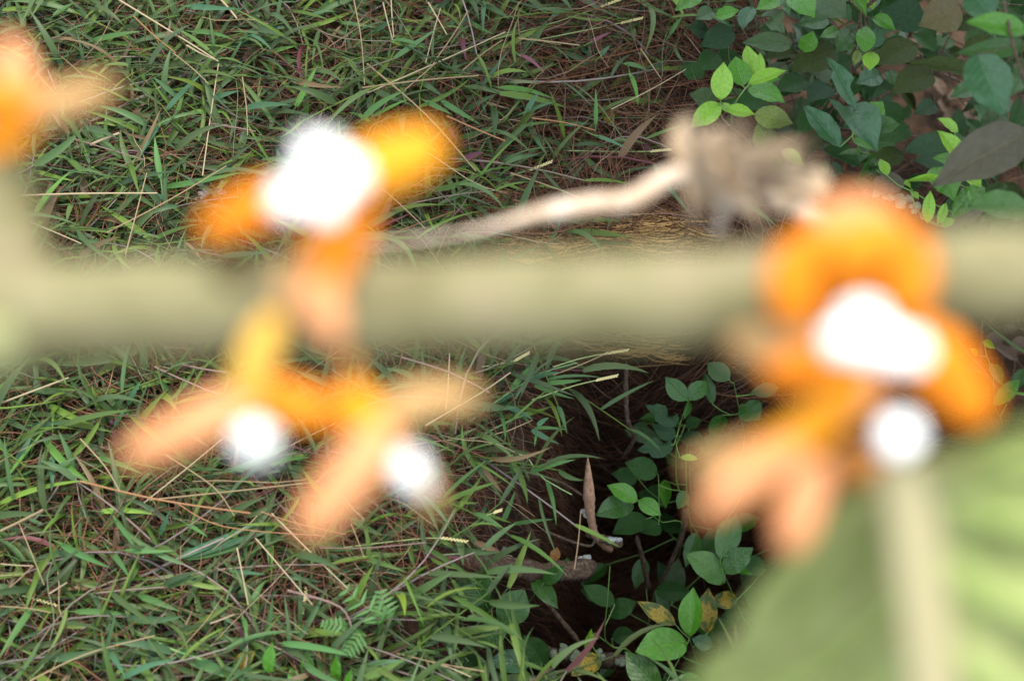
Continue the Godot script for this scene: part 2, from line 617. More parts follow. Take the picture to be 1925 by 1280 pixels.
func _ready() -> void:
	rng.seed = 4711
	noise.seed = 12
	noise.frequency = 0.02
	noise.fractal_octaves = 3
	hh = tan(deg_to_rad(HALF_V))
	hw = hh * PW / PH
	var pr := deg_to_rad(PITCH)
	fwd = Vector3(0, -sin(pr), -cos(pr))
	upv = Vector3(0, cos(pr), -sin(pr))
	cam_pos = Vector3(0, FOCUS * sin(pr), 0)

	# camera
	var cam := Camera3D.new()
	cam.name = "camera"
	var lens := CameraAttributesPhysical.new()
	lens.frustum_focal_length = 12.0 / hh
	lens.frustum_focus_distance = FOCUS
	lens.frustum_near = 0.05
	lens.frustum_far = 100.0
	lens.exposure_aperture = 3.8
	cam.attributes = lens
	add_child(cam)
	cam.position = cam_pos
	cam.rotation.x = -pr
	cam.current = true

	# overcast sky and exposure
	var env := Environment.new()
	env.background_mode = Environment.BG_SKY
	var sky := Sky.new()
	var sm := ProceduralSkyMaterial.new()
	sm.sky_top_color = Color(0.82, 0.86, 0.91)
	sm.sky_horizon_color = Color(0.76, 0.79, 0.82)
	sm.sky_curve = 0.2
	sm.ground_bottom_color = Color(0.22, 0.24, 0.16)
	sm.ground_horizon_color = Color(0.40, 0.42, 0.34)
	sky.sky_material = sm
	env.sky = sky
	env.tonemap_mode = Environment.TONE_MAPPER_LINEAR
	env.tonemap_exposure = 3.7
	env.sdfgi_enabled = true
	env.ssao_enabled = true
	env.ssil_enabled = true
	var we := WorldEnvironment.new()
	we.name = "environment"
	we.environment = env
	add_child(we)
	var sun := DirectionalLight3D.new()
	sun.name = "sun"
	sun.light_energy = 0.5
	sun.light_angular_distance = 14.0
	sun.light_color = Color(1.0, 0.97, 0.92)
	sun.shadow_enabled = true
	add_child(sun)
	sun.look_at_from_position(Vector3.ZERO, Vector3(-0.30, -1.0, 0.42), Vector3.RIGHT)

	make_materials()

	# outline of the hollow on the level of the bank
	for q in [[985, 520], [1080, 455], [1290, 440], [1480, 520], [1720, 600], [2150, 620], [2150, 1420], [900, 1420], [650, 1290], [740, 1170], [815, 1020], [905, 890], [940, 760], [920, 650]]:
		var p := at_height(q[0], q[1], 0.0)
		hollow.append(Vector2(p.x, p.z))

	make_bare_patches()
	build_ground()
	print("ground")
	build_litter()
	print("litter")
	build_grass()
	print("grass")
	build_traced_grass()
	build_straws()
	build_wood()
	build_shrubs()
	build_tree()
	build_small_things()
	print("plants")
	build_dry_twig()
	build_branch()
	print("done")

# ---------------------------------------------------------------- ground
func build_ground() -> void:
	var pts := []
	var rows := 150
	var cols := 150
	for i in rows:
		var row := []
		var fz := float(i) / (rows - 1) * 2.0 - 1.0
		for j in cols:
			var fx := float(j) / (cols - 1) * 2.0 - 1.0
			var x := 1.1 * fx + 30.0 * pow(absf(fx), 9.0) * signf(fx)
			var z := -0.85 + 1.0 * fz + 30.0 * pow(absf(fz), 9.0) * signf(fz)
			row.append(Vector3(x, ground(x, z), z))
		pts.append(row)
	var sh := Shape.new()
	sh.grid(pts, [], Color.WHITE)
	var o := MeshInstance3D.new()
	o.name = "ground"
	o.mesh = sh.mesh()
	o.material_override = M.soil
	add_child(o)
	o.set_meta("kind", "structure")
	o.set_meta("label", "dark brown soil of the bank and the hollow below it")
	o.set_meta("category", "ground")

func build_litter() -> void:
	var kinds := []
	for k in 4:
		kinds.append([needle_mesh(40 + k), [], []])
	var done := 0
	while done < 26000:
		var x := rng.randf_range(-0.85, 0.85)
		var z := rng.randf_range(-1.50, -0.40)
		if done % 5 < 2:
			x = rng.randf_range(0.02, 0.45)
			z = rng.randf_range(-1.05, -0.42)
		if x > 0.36 and z < -0.85 and rng.randf() < 0.7:
			continue
		var inside := hollow_distance(x, z)
		var p := Vector2(x, z)
		var y := ground(x, z) + rng.randf_range(0.0, 0.022)
		if inside <= 0.0 and x < 0.3:
			y += 0.05 * rng.randf()
		var yaw := rng.randf_range(0.0, TAU)
		if inside > 0.02 or rng.randf() < 0.15:
			yaw = rng.randf_range(-0.35, 0.35) + (PI if rng.randf() < 0.5 else 0.0)
		var d := Vector3(cos(yaw), 0, sin(yaw))
		var e := 0.03
		var slope := (ground(x + d.x * e, z + d.z * e) - ground(x - d.x * e, z - d.z * e)) / (2.0 * e)
		d.y = clampf(slope, -1.6, 1.6) + rng.randf_range(-0.12, 0.12)
		var ln := rng.randf_range(0.07, 0.18)
		var k: Array = kinds[rng.randi() % 4]
		var thick := rng.randf_range(0.10, 0.21)
		k[1].append(Transform3D(basis_along(d, Vector3.UP) * Basis.from_scale(Vector3(ln, thick, thick * rng.randf_range(0.7, 1.0))), Vector3(x, y + 0.004, z)))
		var c: Color = [Color(0.20, 0.085, 0.045), Color(0.24, 0.12, 0.07), Color(0.16, 0.075, 0.045), Color(0.27, 0.17, 0.11), Color(0.12, 0.06, 0.04)][rng.randi() % 5]
		var f := rng.randf_range(0.38, 0.80)
		k[2].append(Color(c.r * f, c.g * f, c.b * f))
		done += 1
	scatter("needle_litter", "reddish brown fallen needles matted on the ground under the grass", "needle litter", kinds, M.litter)
	# golden thatch hanging over the rim of the hollow
	var places := []
	var cols := []
	for i in 2200:
		var q := Vector2(rng.randf_range(940, 1310), rng.randf_range(385, 515))
		var p := at_height(q.x, q.y, 0.0)
		var y := ground(p.x, p.z)
		p.y = y + rng.randf_range(0.004, 0.05)
		var yaw := rng.randf_range(-0.25, 0.3)
		var d := Vector3(cos(yaw), rng.randf_range(-0.12, 0.10), sin(yaw))
		places.append(Transform3D(basis_along(d, Vector3.UP) * Basis.from_scale(Vector3(rng.randf_range(0.05, 0.12), 0.2, 0.2)), p))
		var f := rng.randf_range(0.6, 1.2)
		cols.append(Color(0.40 * f, 0.235 * f, 0.09 * f))
	scatter("straw_thatch", "golden brown dead grass combed over the rim of the dark hollow", "dead grass", [[kinds[1][0], places, cols]], M.litter)

func build_grass() -> void:
	var kinds := []
	for k in 30:
		kinds.append([shoot_mesh(500 + k * 7), [], []])
	var tries := 0
	while tries < 6400:
		tries += 1
		var x := rng.randf_range(-1.0, 0.95)
		var z := rng.randf_range(-1.62, -0.25)
		if hollow_distance(x, z) > 0.012:
			continue
		if not takes_root(x, z):
			continue
		var yaw := rng.randf_range(-0.9, 0.9) + (PI if rng.randf() < 0.42 else 0.0)
		if rng.randf() < 0.25:
			yaw = rng.randf_range(0, TAU)
		# keep shoots on the rim from hanging far over the hollow
		var far := Vector2(x + cos(yaw) * 0.16, z - sin(yaw) * 0.16)
		if hollow_distance(far.x, far.y) > 0.10:
			yaw += PI
		var y := ground(x, z) + rng.randf_range(0.008, 0.050)
		var b := Basis(Vector3.UP, yaw) * Basis(Vector3.RIGHT, rng.randf_range(-0.5, 0.5)) * Basis(Vector3.BACK, rng.randf_range(-0.15, 0.15))
		var s := rng.randf_range(0.75, 1.15)
		var k: Array = kinds[rng.randi() % kinds.size()]
		k[1].append(Transform3D(b * Basis.from_scale(Vector3(s, s, s)), Vector3(x, y, z)))
		var f := rng.randf_range(0.8, 1.2)
		k[2].append(Color(f * rng.randf_range(0.92, 1.1), f, f * rng.randf_range(0.85, 1.15)))
	scatter("grass", "creeping green grass with short broad blades covering the bank", "grass", kinds, M.grass)

# shoots that stand out: culm pixels, then blades [base x, base y, tip x, tip y, width, tone]
func grass_shoot(label: String, group: String, culm: Array, h0: float, h1: float, culm_col: Color, culm_px: float, blades: Array, auto := 0, auto_len := 80.0, auto_w := 12.0) -> void:
	var pts := []
	for i in culm.size():
		pts.append(at_height(culm[i][0], culm[i][1], lerpf(h0, h1, float(i) / (culm.size() - 1))))
	var sm := spline(pts, 10)
	var root := thing("grass_shoot", sm[0], label, "grass shoot", group)
	var sh := Shape.new()
	var rr := []
	for i in sm.size():
		rr.append(culm_px * 0.5 * size_at(sm[i]) * lerpf(1.0, 0.55, i / 10.0))
	tube(sh, sm, rr, 5, culm_col)
	part_world("culm", sh, M.grass, root)
	var all := []
	for b in blades:
		var a := at_height(b[0], b[1], h1)
		var near: Vector3 = sm[0]
		for s in sm:
			if pixel_of(s).distance_to(Vector2(b[0], b[1])) < pixel_of(near).distance_to(Vector2(b[0], b[1])):
				near = s
		a = at_height(b[0], b[1], near.y)
		all.append([a, at_height(b[2], b[3], near.y + rng.randf_range(-0.01, 0.025)), b[4] * size_at(a), b[5]])
	for k in auto:
		var f := lerpf(1.5, 10.0, float(k) / maxf(auto - 1, 1))
		var i := mini(int(f), 9)
		var a: Vector3 = sm[i].lerp(sm[i + 1], f - i)
		var d: Vector3 = (sm[i + 1] - sm[i]).normalized()
		var side := -1.0 if k % 2 == 0 else 1.0
		var yaw := side * rng.randf_range(0.35, 0.95) * (0.25 if k == auto - 1 else 1.0)
		d = (d.rotated(Vector3.UP, yaw) + Vector3.UP * rng.randf_range(-0.1, 0.3)).normalized()
		var ln := auto_len * rng.randf_range(0.7, 1.15) * size_at(a)
		all.append([a, a + d * ln, auto_w * rng.randf_range(0.8, 1.15) * size_at(a), rng.randi_range(0, 5)])
	for e in all:
		var s2 := Shape.new()
		var nrm: Vector3 = (Vector3.UP * 0.6 + (cam_pos - e[0]).normalized() * 0.5 + Vector3(rng.randf_range(-0.35, 0.35), 0, rng.randf_range(-0.35, 0.35))).normalized()
		var tone: Color = TONES[e[3]]
		var f := rng.randf_range(0.40, 0.60)
		blade(s2, e[0], e[1], e[2] * 0.88, nrm, rng.randf_range(0.02, 0.07), Color(tone.r * f, tone.g * f, tone.b * f), 9, rng.randf_range(-0.2, 0.2))
		part_world("blade", s2, M.grass, root)

var TONES := [Color(0.07, 0.175, 0.035), Color(0.10, 0.24, 0.035), Color(0.060, 0.145, 0.060), Color(0.065, 0.165, 0.075), Color(0.085, 0.21, 0.05), Color(0.055, 0.13, 0.04), Color(0.20, 0.34, 0.04), Color(0.17, 0.05, 0.07), Color(0.20, 0.22, 0.10)]

var LANDMARKS := [[300, 370, "near the upright pale tipped shoot"], [395, 330, "near the greyish lichen flake"], [610, 260, "behind the wide open orange flower"], [430, 1000, "beside the grey green sheaf"], [680, 1150, "beside the fern"], [1145, 215, "near the yellow fallen leaf"], [225, 1130, "near the curled red leaf"], [140, 100, "near the dark crumb"], [70, 230, "by the flower of the side stem"], [440, 800, "behind the three armed orange flower"], [740, 820, "behind the flower with the curled tan arm"], [1290, 250, "beside the withered tuft"], [950, 390, "behind the dry twig"], [1290, 60, "at the shrub's edge"], [990, 740, "at the hollow's rim"], [350, 1240, "by the thick light green stem"], [520, 1270, "by the yellow green seedling"], [60, 720, "under the pale bud"], [860, 120, "among the bare needles"], [500, 80, "along the long purplish stem"], [80, 980, "in the dense grass below the bud"]]

func beside(px: float, py: float) -> String:
	var best: Array = LANDMARKS[0]
	for l in LANDMARKS:
		if Vector2(l[0], l[1]).distance_to(Vector2(px, py)) < Vector2(best[0], best[1]).distance_to(Vector2(px, py)):
			best = l
	return best[2]

func build_traced_grass() -> void:
	var G := Color(0.10, 0.18, 0.07)
	var P := Color(0.19, 0.16, 0.13)
	var LG := "broad loose grass blades"
	grass_shoot("upright grass shoot with pointed pale tip blade among flat grass", "", [[312, 470], [308, 400], [301, 330]], 0.03, 0.09, Color(0.10, 0.20, 0.08), 5, [[301, 335, 290, 256, 15, 4], [308, 372, 318, 322, 10, 3], [308, 375, 283, 360, 9, 3], [310, 420, 330, 418, 10, 3], [309, 430, 283, 414, 16, 3], [313, 470, 322, 428, 12, 4]])
	grass_shoot("long purplish creeping grass stem crossing the grass diagonally", "", [[-10, 350], [130, 250], [300, 165], [480, 60]], 0.05, 0.07, P, 8, [[430, 95, 520, 30, 14, 2], [300, 160, 345, 92, 10, 0]])
	grass_shoot("sheaf of long grey green blades fanning from one purplish stem", "", [[150, 1125], [250, 1090], [330, 1052], [420, 1012]], 0.04, 0.08, P, 8, [[330, 1050, 505, 972, 17, 3], [345, 1048, 520, 995, 20, 2], [350, 1050, 500, 1010, 15, 4], [290, 1075, 365, 1035, 12, 2], [250, 1092, 470, 1062, 9, 8]])
	grass_shoot("thick light green stem bearing one broad folded blade beside small round leaves", "", [[180, 1155], [260, 1190], [320, 1220], [380, 1240]], 0.05, 0.08, Color(0.14, 0.24, 0.08), 8, [[330, 1222, 475, 1282, 30, 4], [260, 1190, 330, 1240, 14, 0]])
	grass_shoot("pale green grass stem running level towards the rim of the hollow", "", [[520, 1038], [600, 1056], [700, 1078], [770, 1100]], 0.04, 0.03, G, 7, [[690, 1075, 640, 1012, 14, 3], [765, 1098, 835, 1150, 14, 4], [740, 1090, 810, 1075, 12, 4], [690, 1085, 770, 1150, 15, 4], [600, 1056, 632, 1118, 13, 3]])
	grass_shoot("straight pale green stem ending in a wide dark blade", "", [[640, 1078], [740, 1052], [850, 1042], [960, 1038]], 0.05, 0.0, Color(0.20, 0.28, 0.14), 5, [[720, 1058, 690, 1036, 14, 3], [745, 1080, 690, 1035, 15, 3], [870, 990, 925, 1065, 15, 4], [700, 1060, 745, 1080, 10, 3]])
	grass_shoot("bent grass stem with hanging leaves at the lip of the hollow", "", [[760, 1115], [830, 1190], [860, 1220], [880, 1243]], 0.02, -0.02, Color(0.16, 0.26, 0.10), 4, [[822, 1180, 800, 1212, 12, 3], [845, 1205, 882, 1198, 10, 4], [846, 1210, 856, 1252, 7, 4]])
	grass_shoot("grass stem with flat blades pointing over the hollow", "", [[880, 795], [940, 750], [1010, 705], [1085, 682]], 0.05, 0.06, G, 5, [[960, 735, 1018, 675, 16, 4], [1030, 720, 1095, 714, 12, 4], [1005, 725, 1080, 750, 10, 4], [1000, 715, 1055, 700, 14, 3]])
	grass_shoot("grass stem leaning right with star of blades over dark needles", "", [[820, 850], [900, 820], [960, 790], [985, 780]], 0.05, 0.05, G, 5, [[950, 765, 1003, 790, 14, 3], [930, 760, 985, 735, 11, 3], [940, 775, 950, 830, 9, 4], [1005, 805, 1068, 808, 9, 4], [1010, 800, 1032, 785, 12, 3], [1000, 808, 1052, 835, 14, 3], [1010, 812, 1005, 840, 7, 4]])
	grass_shoot("grass stem with long blades jutting out above the broken stick", "", [[835, 890], [930, 865], [985, 855], [1015, 895], [1075, 930]], 0.03, 0.01, Color(0.18, 0.28, 0.12), 4, [[998, 886, 1083, 864, 15, 4], [1028, 905, 1046, 988, 12, 4], [825, 888, 898, 922, 14, 4], [960, 860, 968, 905, 12, 0]])
	grass_shoot("short grass tuft hanging beside the grey twig", "", [[860, 1010], [900, 985], [940, 960]], 0.0, -0.02, G, 4, [[945, 980, 968, 922, 13, 4], [965, 985, 1043, 976, 10, 4], [880, 930, 905, 985, 10, 0], [870, 965, 858, 920, 13, 0], [905, 975, 923, 938, 10, 3]])
	var loose := [
		[312, 207, 379, 138, 15, 3], [170, 78, 268, 58, 17, 0], [352, 12, 455, 17, 15, 3], [458, 205, 548, 198, 17, 2], [556, 200, 598, 120, 15, 1], [305, 352, 460, 322, 15, 0], [65, 402, 132, 322, 15, 1], [68, 322, 140, 340, 11, 6], [480, 48, 555, 50, 11, 3], [460, 62, 510, 95, 12, 3],
		[405, 35, 430, 10, 13, 2], [500, 100, 560, 85, 11, 1], [560, 55, 680, 12, 11, 6], [360, 60, 440, 75, 12, 0], [300, 235, 260, 300, 12, 3], [350, 215, 425, 213, 12, 1], [390, 190, 450, 170, 14, 3], [100, 30, 140, 5, 13, 0], [92, 762, 188, 806, 17, 6], [85, 828, 178, 915, 18, 1],
		[-5, 948, 168, 903, 13, 6], [190, 962, 292, 968, 15, 6], [112, 1022, 208, 1068, 17, 4], [58, 1145, -5, 1240, 19, 4], [10, 900, 110, 780, 9, 1], [55, 800, 130, 792, 13, 2], [30, 865, 60, 815, 15, 3], [95, 860, 95, 925, 14, 3], [240, 760, 265, 715, 14, 3], [215, 800, 240, 765, 12, 3],
		[185, 860, 270, 893, 13, 4], [205, 1035, 245, 1090, 14, 4], [235, 1035, 330, 1035, 12, 4], [260, 1120, 340, 1150, 17, 0], [140, 1150, 250, 1158, 15, 0], [215, 975, 258, 1035, 12, 4], [300, 1005, 318, 960, 13, 3], [350, 985, 390, 1010, 12, 4], [230, 1275, 330, 1240, 16, 3], [200, 1225, 235, 1275, 14, 3],
		[440, 1075, 500, 1080, 11, 3], [535, 1085, 605, 1095, 11, 3], [560, 1205, 615, 1105, 14, 5], [530, 1210, 680, 1238, 17, 4], [690, 1250, 775, 1243, 14, 3], [500, 1195, 512, 1120, 13, 5], [455, 1160, 460, 1205, 12, 4], [475, 1130, 500, 1090, 15, 0], [660, 975, 722, 1008, 16, 4], [800, 935, 845, 990, 12, 2],
		[860, 60, 885, 20, 9, 3], [910, 5, 908, 65, 11, 3], [735, 70, 800, 65, 11, 6], [740, 75, 800, 92, 11, 4], [840, 55, 870, 25, 13, 2], [680, 225, 765, 170, 16, 0], [700, 220, 770, 185, 9, 1], [830, 190, 905, 235, 13, 4], [940, 165, 1040, 185, 14, 1], [960, 155, 1015, 158, 9, 8],
		[990, 210, 1015, 172, 14, 3], [985, 212, 1045, 190, 9, 2], [1120, 235, 1120, 165, 10, 4], [1065, 235, 1110, 232, 9, 3], [1185, 140, 1200, 200, 11, 1], [1175, 120, 1220, 135, 13, 4], [1120, 255, 1180, 280, 10, 3], [800, 190, 850, 215, 14, 0], [900, 170, 960, 90, 10, 2], [880, 40, 930, 65, 12, 0],
		[1060, 20, 1030, 40, 12, 3], [880, 130, 935, 130, 11, 2], [1130, 105, 1148, 85, 13, 3], [1260, 65, 1285, 30, 11, 4], [870, 68, 878, 115, 13, 7], [975, 103, 1025, 140, 11, 7], [840, 235, 862, 270, 11, 7], [870, 300, 910, 285, 14, 7], [1110, 80, 1150, 60, 11, 7], [700, 60, 745, 30, 12, 5], [710, 310, 760, 320, 12, 3]]
	var heads := 0
	for b in loose:
		var dx: float = b[2] - b[0]
		var dy: float = b[3] - b[1]
		var k := Vector2(dx, dy).normalized() * 26.0
		var lab := "broad green grass blade"
		var grp := LG
		if b[5] == 7:
			lab = "wine red grass blade"
			grp = "wine red grass blades"
		elif b[5] == 6:
			lab = "yellow green grass blade"
			grp = "yellow green grass blades"
		elif b[5] == 3 or b[5] == 2:
			lab = "bluish green grass blade"
			grp = "bluish green grass blades"
		lab = ("long " if Vector2(dx, dy).length() > 82.0 else "short ") + lab + " " + beside((b[0] + b[2]) * 0.5, (b[1] + b[3]) * 0.5)
		var g0 := at_height(b[0], b[1], 0.0)
		var hb := maxf(ground(g0.x, g0.z), -0.06)
		grass_shoot(lab, grp, [[b[0] - k.x, b[1] - k.y], [b[0] - k.x * 0.4, b[1] - k.y * 0.4], [b[0] + k.x * 0.2, b[1] + k.y * 0.2]], hb + 0.045, hb + rng.randf_range(0.07, 0.095), Color(0.10, 0.19, 0.06), 4.0, [b])

# ---------------------------------------------------------------- straws and seed heads
func straw(label: String, group: String, q: Array, h0: float, h1: float, col: Color, px: float, head := 0.0) -> void:
	var n := q.size() / 2
	var pts := []
	for i in n:
		pts.append(at_height(q[i * 2], q[i * 2 + 1], lerpf(h0, h1, float(i) / (n - 1))))
	if n == 2:
		var m: Vector3 = (pts[0] + pts[1]) * 0.5
		var d: float = pts[0].distance_to(pts[1])
		pts.insert(1, m + Vector3(rng.randf_range(-0.02, 0.02), rng.randf_range(0.0, 0.03), rng.randf_range(-0.02, 0.02)) * d)
	var sm := spline(pts, 10)
	var rr := []
	for i in sm.size():
		rr.append(px * 0.43 * size_at(sm[i]) * lerpf(1.0, 0.7, i / 10.0))
	var root := thing("grass_stalk" if head > 0.0 else "straw_stalk", sm[0], label, "grass stalk" if head > 0.0 else "straw", group)
	var sh := Shape.new()
	tube(sh, sm, rr, 5, col)
	part_world("stalk", sh, M.litter, root)
	if head > 0.0:
		var s2 := Shape.new()
		var tip: Vector3 = sm[10]
		var d: Vector3 = (sm[10] - sm[8]).normalized()
		var u := size_at(tip)
		var c := Color(0.42, 0.36, 0.17)
		for k in 16:
			var f := k / 15.0
			var p := tip - d * head * u * (1.0 - f)
			var out := d.cross(Vector3.UP).normalized() * (1.0 if k % 2 == 0 else -1.0)
			var e := p + (d * 6.0 + out * 2.6 + Vector3.UP * 1.2) * u
			tube(s2, [p, p.lerp(e, 0.5), e], [0.8 * u, 1.9 * u, 0.2 * u], 4, c)
		part_world("seed_head", s2, M.litter, root)

func build_straws() -> void:
	var T := Color(0.21, 0.15, 0.085)
	var W := Color(0.29, 0.225, 0.14)
	var B := Color(0.22, 0.115, 0.055)
	var K := Color(0.16, 0.105, 0.09)
	var rows := [
		[25, 368, 295, 363, W, 4.5], [200, 437, 310, 380, 425, 312, T, 3.5], [235, 478, 275, 325, T, 3.5], [55, 417, 152, 458, W, 3], [380, 330, 395, 220, 410, 120, W, 3.0], [215, -5, 330, 65, 405, 112, W, 4], [325, 100, 392, 158, T, 3], [350, 85, 410, 115, W, 4], [410, -5, 445, 35, W, 5], [250, 30, 330, 100, B, 3],
		[455, 145, 465, 255, T, 3], [130, 258, 270, 300, K, 3], [395, 232, 480, 247, K, 4], [170, 272, 224, 250, W, 7], [105, 180, 65, 135, T, 3.5], [665, 0, 685, 160, T, 3], [690, 120, 800, 215, 895, 322, T, 4], [805, 5, 840, 65, W, 3.5], [815, 118, 880, 20, T, 3], [800, 118, 828, 15, W, 2.5],
		[720, 5, 738, 75, W, 3], [735, 0, 740, 70, W, 3], [680, 165, 800, 150, 900, 142, T, 4], [690, 175, 850, 105, 950, 60, W, 3.5], [760, 170, 820, 118, T, 3], [975, 72, 1090, 85, T, 4], [1205, 92, 1243, 147, T, 3], [870, 132, 945, 75, T, 3], [840, 218, 950, 265, B, 4], [1000, 222, 1120, 245, B, 3],
		[1150, 205, 1290, 130, W, 2.5], [960, 325, 1160, 402, T, 3], [700, 340, 800, 430, T, 3], [0, 758, 128, 710, W, 4.5], [0, 998, 80, 958, T, 6], [280, 940, 470, 920, 600, 905, T, 3.5], [150, 905, 300, 940, 470, 965, B, 5], [330, 945, 420, 990, 610, 1008, B, 3], [310, 855, 400, 915, 440, 970, T, 3], [270, 945, 345, 885, 418, 825, W, 3],
		[150, 825, 195, 875, 225, 925, T, 4], [35, 985, 60, 1045, 82, 1100, T, 3], [55, 1280, 160, 1230, 290, 1195, T, 4], [0, 1120, 60, 1065, T, 3], [92, 1116, 125, 1095, W, 4], [395, 1172, 440, 1155, W, 3.5], [0, 1060, 62, 1064, W, 3], [0, 1140, 95, 1152, T, 3], [445, 1030, 455, 1080, 466, 1138, W, 3.5], [480, 1012, 530, 1070, 587, 1137, W, 3.5],
		[510, 965, 590, 1045, 653, 1106, W, 3.5], [745, 1228, 820, 1246, 910, 1262, T, 4], [745, 1228, 830, 1250, 885, 1272, W, 4], [660, 985, 685, 1050, T, 2.5], [800, 1020, 690, 1030, 600, 1030, K, 3], [490, 962, 560, 985, 650, 1005, B, 3], [845, 665, 838, 770, W, 3], [755, 672, 845, 700, 920, 738, K, 5], [290, 690, 345, 715, 410, 742, K, 4.5], [340, 685, 425, 700, K, 5.5],
		[800, 800, 905, 738, 960, 700, W, 3.5], [1040, 705, 1150, 660, T, 3], [1080, 1070, 1092, 960, T, 2.5], [540, 1110, 640, 1142, 665, 1200, K, 6]]
	for i in rows.size():
		var r: Array = rows[i]
		var px: float = r[r.size() - 1]
		var col: Color = r[r.size() - 2]
		var g0 := at_height(r[0], r[1], 0.0)
		var hb := maxf(ground(g0.x, g0.z), -0.03)
		var lab := "thin tan straw stalk"
		var grp := "tan straw stalks"
		if col == W:
			lab = "bleached pale straw stalk"
			grp = "pale straw stalks"
		elif col == B:
			lab = "rust brown dead grass stalk"
			grp = "rust brown stalks"
		elif col == K:
			lab = "dark purplish dead stem"
			grp = "dark dead stems"
		var e := r.size() - 4
		lab = ("long " if Vector2(r[0], r[1]).distance_to(Vector2(r[e], r[e + 1])) > 110.0 else "short ") + lab + " " + beside((r[0] + r[e]) * 0.5, (r[1] + r[e + 1]) * 0.5)
		straw(lab, grp, r.slice(0, r.size() - 2), hb + 0.085, hb + 0.1, col, px)
	var stalks := [[1040, 690, 1100, 672, 1178, 659, 44.0], [1000, 752, 1080, 725, 1158, 707, 40.0], [905, 690, 960, 680, 992, 665, 30.0], [480, 110, 492, 40, 506, -5, 60.0], [925, 75, 1050, 40, 1165, 0, 45.0], [960, 85, 1110, 55, 1205, 35, 40.0], [1060, 283, 1200, 285, 1262, 281, 40.0], [640, 1030, 800, 1012, 875, 1018, 50.0], [560, 1185, 570, 1140, 575, 1110, 45.0], [25, 1115, 70, 1128, 105, 1138, 62.0], [960, 330, 1000, 318, 1035, 305, 42.0], [900, 975, 925, 965, 940, 960, 16.0]]
	for r in stalks:
		straw("slender stalk with pale grass seed head " + beside(r[4], r[5]), "stalks with seed heads", r.slice(0, 6), 0.06, 0.07, Color(0.20, 0.24, 0.10), 3.0, r[6])
	# loose straw that nobody could count
	var straw_kinds := [[needle_mesh(77, 0.3), [], []], [needle_mesh(78, 0.6), [], []], [needle_mesh(79, 0.9), [], []]]
	var places := []
	var cols := []
	for i in 1150:
		var x := rng.randf_range(-0.95, 0.5)
		var z := rng.randf_range(-1.6, -0.3)
		if hollow_distance(x, z) > 0.03:
			continue
		var yaw := rng.randf_range(0, TAU)
		var d := Vector3(cos(yaw), rng.randf_range(-0.08, 0.1), sin(yaw))
		var thick := rng.randf_range(0.07, 0.17)
		places = straw_kinds[i % 3][1]
		cols = straw_kinds[i % 3][2]
		places.append(Transform3D(basis_along(d, Vector3.UP) * Basis.from_scale(Vector3(rng.randf_range(0.05, 0.16), thick, thick)), Vector3(x, ground(x, z) + rng.randf_range(0.03, 0.085), z)))
		var c: Color = [Color(0.24, 0.16, 0.09), Color(0.30, 0.23, 0.14), Color(0.20, 0.10, 0.06), Color(0.13, 0.09, 0.075), Color(0.10, 0.14, 0.055), Color(0.12, 0.13, 0.075)][rng.randi() % 6]
		cols.append(c)
	scatter("loose_straw", "thin dry straws scattered through the grass", "straw", straw_kinds, M.litter)

# ---------------------------------------------------------------- wood in the hollow
func stick(called: String, label: String, category: String, q: Array, w0: float, w1: float, mat: Material, group := "", rough := 0.25) -> Node3D:
	var pts := []
	for e in q:
		pts.append(at_height(e[0], e[1], e[2]))
	var n := maxi(6, q.size() * 5)
	var sm := spline(pts, n)
	var rr := []
	for i in sm.size():
		var w := lerpf(w0, w1, float(i) / n)
		if called == "broken_stick":
			w = [13.0, 14.0, 17.0, 23.0, 3.0][mini(int(4.0 * i / n), 4)] if i == n else lerpf([13.0, 14.0, 17.0, 23.0, 3.0][int(4.0 * i / n)], [13.0, 14.0, 17.0, 23.0, 3.0][int(4.0 * i / n) + 1], 4.0 * i / n - int(4.0 * i / n))
		rr.append(0.5 * size_at(sm[i]) * w * (1.0 + 0.14 * sin(i * 2.3 + w)))
	rr[0] *= 0.05
	rr[n] *= 0.03
	rr[n - 1] *= 0.7
	var root := thing(called, sm[0], label, category, group)
	var sh := Shape.new()
	tube(sh, sm, rr, 10, Color.WHITE, 1.0, Vector3.ZERO, rough)
	part_world("wood", sh, mat, root)
	return root

func tufts(root: Node3D, called: String, spots: Array, mat: Material) -> void:
	for s in spots:
		var p := at_height(s[0], s[1], s[2])
		var u := size_at(p)
		var sh := Shape.new()
		for k in 5:
			lump(sh, p + Vector3(rng.randf_range(-1, 1), rng.randf_range(-0.2, 0.4), rng.randf_range(-1, 1)) * s[3] * 0.5 * u, Vector3(0.55, 0.35, 0.55) * s[3] * u * rng.randf_range(0.6, 1.0), 0.9, Color.WHITE, 6, 8)
		part_world(called, sh, mat, root)

